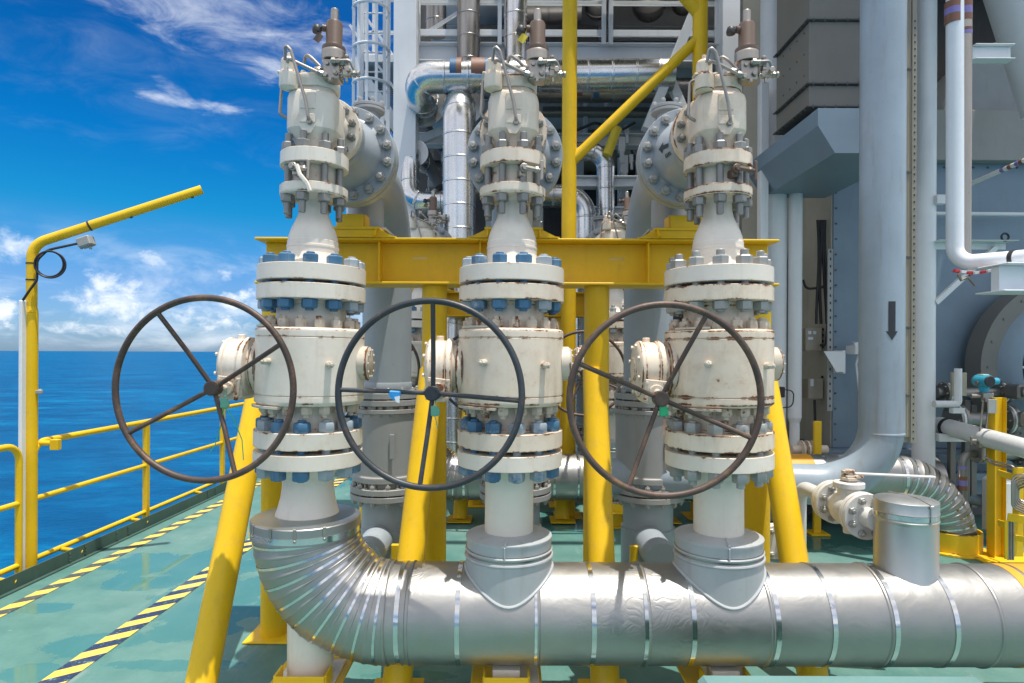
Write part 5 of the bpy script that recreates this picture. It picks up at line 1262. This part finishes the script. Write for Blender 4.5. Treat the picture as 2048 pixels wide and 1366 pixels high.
t = thing('stair_landing', 'pale landing with handrail beside the caged ladder', 'landing', (X_(740, ys), ys, z - .2))
part('platform', MB().bbox((X_(716, ys), ys - .1, z - .06), (X_(815, ys), ys + 1.2, z + .06)), WHITE, t)
m = MB()
for px in (720, 740, 762, 785): m.bbox((X_(px, ys) - .025, ys + .2, z + .061), (X_(px, ys) + .025, ys + .25, z + 1.1))
for h in (.55, 1.1): m.bbox((X_(716, ys), ys + .2, z + h), (X_(815, ys), ys + .25, z + h + .05))
part('handrail', m, WHITE, t)
m = MB()
zz = Z_(215, ys, 740)
for i in range(26): m.bbox((X_(722, ys) + i * .032, ys + .4, zz - .25), (X_(722, ys) + i * .032 + .014, ys + .41, zz + .55), .0005)
for i in range(26): m.bbox((X_(722, ys), ys + .388, zz - .25 + i * .032), (X_(722, ys) + .84, ys + .398, zz - .25 + i * .032 + .014), .0005)
solo('mesh_panel', m, GRATE, 'wire mesh panel below the stair landing', 'mesh panel')
t = thing('lower_frame', 'pale lower frame below the stair flight, between left flange and white column', 'frame', (X_(740, 10), 10, 0))
for px in (697, 738, 764): part('upright', MB().bbox((X_(px, 10) - .03, 9.97, .02), (X_(px, 10) + .03, 10.03, Z_(230, 10, 740))), WHITE, t)
for (a, b) in (((690, 400), (800, 470)), ((690, 470), (800, 400))): part('brace', MB().bar(P(a[0], a[1], 10.1), P(b[0], b[1], 10.1), .05, .05), WHITE, t)

# yellow poles, with an unseen platform added overhead to shade the bay
YP = 7.3
t = thing('steel_portal', 'pair of tall yellow poles joined by a long yellow diagonal above the beam', 'steel frame', (P(1138, 600, YP).x, YP, 0))
p1, p2 = X_(1138, YP), P(1400, 100, YP).x
for x in (p1, p2):
    part('pole', MB().lathe([(.086, .012), (.086, 6.95)], 32, (x, YP, 0), wear=False), YELLOW, t); part('base_plate', MB().bbox((x - .16, YP - .16, .001), (x + .16, YP + .16, .013)), YELLOW, t)
part('diagonal', MB().cyl(P(1146, 320, YP), P(1392, 82, YP), .062, 24), YELLOW, t)
part('upper_diagonal', MB().cyl(P(1398, 25, YP), P(1340, -45, YP), .08, 24), YELLOW, t)
part('header', MB().bbox((p1 - 1.4, YP - .1, 6.951), (p2 + 2.5, YP + .1, 7.2)), YELLOW, t)
t = thing('added_shade_platform', 'unseen platform added high over the bay for its shade, on the tall yellow poles', 'platform', (1.5, 6.5, 7.2))
for i in range(7):
    x = -1.3 + i * 1.75
    for j in range(2):
        y = 5.35 + j * 1.75
        if (i, j) in ((1, 0), (3, 1), (0, 1), (2, 1), (5, 0)): continue  # panels left out to let light patches through
        m = MB()
        m.bbox((x, y, 7.21), (x + 1.70, y + 1.68, 7.24))
        part('panel', m, GRATE, t)
m = MB()
for y in (5.32, 7.05, 8.8): m.bbox((-1.4, y - .05, 7.05), (11.0, y + .05, 7.20))
part('joist', m, YELLOW, t)

# ------------------------------------------------------------------ sky, sun, camera
W = bpy.data.worlds.new('World'); bpy.context.scene.world = W; W.use_nodes = True
T = W.node_tree; N = T.nodes; Lk = T.links.new
bg = N['Background']; SUN = Vector((.16, -.13, 1)).normalized()
elev = math.asin(SUN.z); azim = math.atan2(SUN.x, SUN.y)
sky = N.new('ShaderNodeTexSky'); sky.sky_type = 'NISHITA'; sky.sun_disc = False; sky.sun_elevation = elev; sky.sun_rotation = azim
sky.air_density = 1.0; sky.dust_density = .6; sky.ozone_density = 2.0
def M2(op, a, b=None, clamp=False):
    q = N.new('ShaderNodeMath'); q.operation = op; q.use_clamp = clamp
    for i, x in enumerate((a, b)):
        if x is None: continue
        if hasattr(x, 'is_output'): Lk(x, q.inputs[i])
        else: q.inputs[i].default_value = x
    return q.outputs[0]
def MIXC(f, a, b, bt='MIX'):
    q = N.new('ShaderNodeMix'); q.data_type = 'RGBA'; q.blend_type = bt
    for i, x in ((0, f), (6, a), (7, b)):
        if hasattr(x, 'is_output'): Lk(x, q.inputs[i])
        else: q.inputs[i].default_value = x if i == 0 else (*x, 1)
    return q.outputs[2]
def SS(x, a, b):
    q = N.new('ShaderNodeMapRange'); q.interpolation_type = 'SMOOTHSTEP'; q.inputs['From Min'].default_value = a; q.inputs['From Max'].default_value = b
    Lk(x, q.inputs['Value']); return q.outputs[0]
tc = N.new('ShaderNodeTexCoord'); sp = N.new('ShaderNodeSeparateXYZ'); Lk(tc.outputs['Generated'], sp.inputs[0])
dx, dy, dz = sp.outputs
az_ = M2('ARCTAN2', dx, dy); el_ = M2('ARCSINE', dz)
def NZ(sx, sy, scale, det=7, rough=.6, off=0, dist=0.0):
    cb = N.new('ShaderNodeCombineXYZ'); Lk(M2('MULTIPLY', az_, sx), cb.inputs[0]); Lk(M2('MULTIPLY', el_, sy), cb.inputs[1]); cb.inputs[2].default_value = off
    q = N.new('ShaderNodeTexNoise'); q.inputs['Scale'].default_value = scale; q.inputs['Detail'].default_value = det; q.inputs['Roughness'].default_value = rough; q.inputs['Distortion'].default_value = dist
    Lk(cb.outputs[0], q.inputs['Vector']); return q.outputs['Fac']
def ang(px, py):
    x = px - 1024.0; y = py - 683.0; u = x + RHO * y; v = y - RHO * x - HV; d = Vector((u, F, -v)).normalized()
    return math.atan2(d.x, d.y), math.asin(d.z)
puff = NZ(1, 1.35, 26, 9, .62, 1.0, .3); wisp = NZ(1, 2.6, 9, 8, .62, 4.0, .6); fine = NZ(1, 1.6, 60, 6, .6, 7)
def cloud(px, py, a, b, noise, gain, lo, hi, flat=False, tilt=0.0):
    ca, ce = ang(px, py); u = M2('SUBTRACT', az_, ca); v = M2('SUBTRACT', el_, ce)
    if tilt: v = M2('SUBTRACT', v, M2('MULTIPLY', u, tilt))
    u = M2('DIVIDE', u, a); v = M2('DIVIDE', v, b)
    d = M2('SUBTRACT', 1.0, M2('ADD', M2('MULTIPLY', u, u), M2('MULTIPLY', v, v)))
    return SS(M2('ADD', d, M2('MULTIPLY', M2('SUBTRACT', noise, .5), gain)), lo, hi)
def MX(*a):
    r = a[0]
    for x in a[1:]: r = M2('MAXIMUM', r, x)
    return r
cum = M2('MULTIPLY', .80, MX(cloud(243, 597, .062, .036, puff, 4.5, -.1, 1.5), cloud(215, 620, .05, .022, puff, 4.0, -.1, 1.6), cloud(15, 492, .040, .024, puff, 4.0, .1, 1.9), cloud(480, 605, .045, .022, puff, 5.0, .1, 1.7),
         cloud(420, 640, .085, .020, puff, 5.5, .1, 2.0), cloud(8, 622, .03, .018, puff, 4.0, .2, 1.0), cloud(150, 655, .09, .012, puff, 5.5, .2, 2.0), M2('MULTIPLY', cloud(450, 552, .02, .012, puff, 7.0, .3, 2.2), .7), M2('MULTIPLY', cloud(305, 515, .035, .012, puff, 8.0, .3, 2.4, tilt=-.4), .6)))
bank = M2('MULTIPLY', M2('MULTIPLY', SS(NZ(1, 2.6, 7, 8, .6, 11, .4), .42, .66), M2('MULTIPLY', SS(el_, .19, .06), SS(el_, -.01, .02))), .48)
wis = MX(M2('MULTIPLY', cloud(360, 120, .34, .13, wisp, 6.0, .0, 4.5, tilt=-.05), .16), M2('MULTIPLY', cloud(440, 40, .27, .046, wisp, 6.0, -.2, 3.4, tilt=-.05), .8), M2('MULTIPLY', cloud(395, 207, .085, .011, wisp, 6.0, .1, 2.4, tilt=-.0), .8), M2('MULTIPLY', cloud(360, 188, .05, .014, wisp, 7.0, .1, 3.0, tilt=-.45), .6),
         M2('MULTIPLY', cloud(555, 130, .05, .05, wisp, 6.0, .3, 2.2), .5))
hi = M2('MULTIPLY', SS(NZ(1, 2.0, 3.0, 9, .62, 21, .8), .34, .60), .92)
front = M2('MULTIPLY', SS(dy, .35, .60), M2('MULTIPLY', SS(az_, .12, -.12), SS(el_, .62, .52)))   # the open view over the sea
fill_clouds = M2('MULTIPLY', hi, M2('SUBTRACT', 1.0, front))  # unseen cloud cover away from the sea view, added as white fill light
dens = MX(cum, bank, wis, fill_clouds)
tr = N.new('ShaderNodeValToRGB'); Lk(M2('DIVIDE', el_, PI / 2), tr.inputs['Fac']); cr_ = tr.color_ramp
while len(cr_.elements) < len(SKYTINT): cr_.elements.new(.5)
for e_, (deg, c_) in zip(cr_.elements, SKYTINT): e_.position = deg / 90.0; e_.color = (*[x * TINTK for x in c_], 1)
satn = MIXC(1.0, sky.outputs[0], tr.outputs[0], 'MULTIPLY')
cc = MIXC(SS(fine, .3, .75), (5.6, 5.9, 6.2), (6.9, 6.95, 7.0))
cc = MIXC(M2('MULTIPLY', SS(puff, .62, .42), .35), cc, (3.9, 4.6, 5.6))
cr2 = MIXC(M2('MULTIPLY', SS(puff, .62, .42), .4), (8.6, 8.4, 8.0), (5.6, 5.6, 5.6))
cc = MIXC(front, cr2, cc)
col = MIXC(dens, satn, cc)
Lk(col, bg.inputs['Color']); bg.inputs['Strength'].default_value = SKYSTR
L = bpy.data.lights.new('sun', 'SUN'); L.energy = SUNSTR; L.angle = math.radians(.6); L.color = (1, .955, .88)
lo = bpy.data.objects.new('sun', L); C.objects.link(lo); lo.rotation_euler = SUN.to_track_quat('Z', 'Y').to_euler()
cam = bpy.data.cameras.new('camera'); co = bpy.data.objects.new('camera', cam); C.objects.link(co)
co.matrix_world = Matrix.Translation((0, 0, H)) @ Matrix.Rotation(PI / 2, 4, 'X') @ Matrix.Rotation(RHO, 4, 'Z')
cam.sensor_width = 36; cam.lens = F / 2048 * 36; cam.shift_y = HV / 2048; cam.clip_end = 200000; cam.clip_start = .05
sc = bpy.context.scene; sc.camera = co
sc.view_settings.view_transform = 'Standard'; sc.view_settings.look = 'None'; sc.view_settings.gamma = 1; sc.view_settings.use_curve_mapping = False
sc.view_settings.exposure = EXPO
sc.render.engine = 'CYCLES'; sc.cycles.max_bounces = 8; sc.cycles.diffuse_bounces = 4; sc.cycles.glossy_bounces = 4
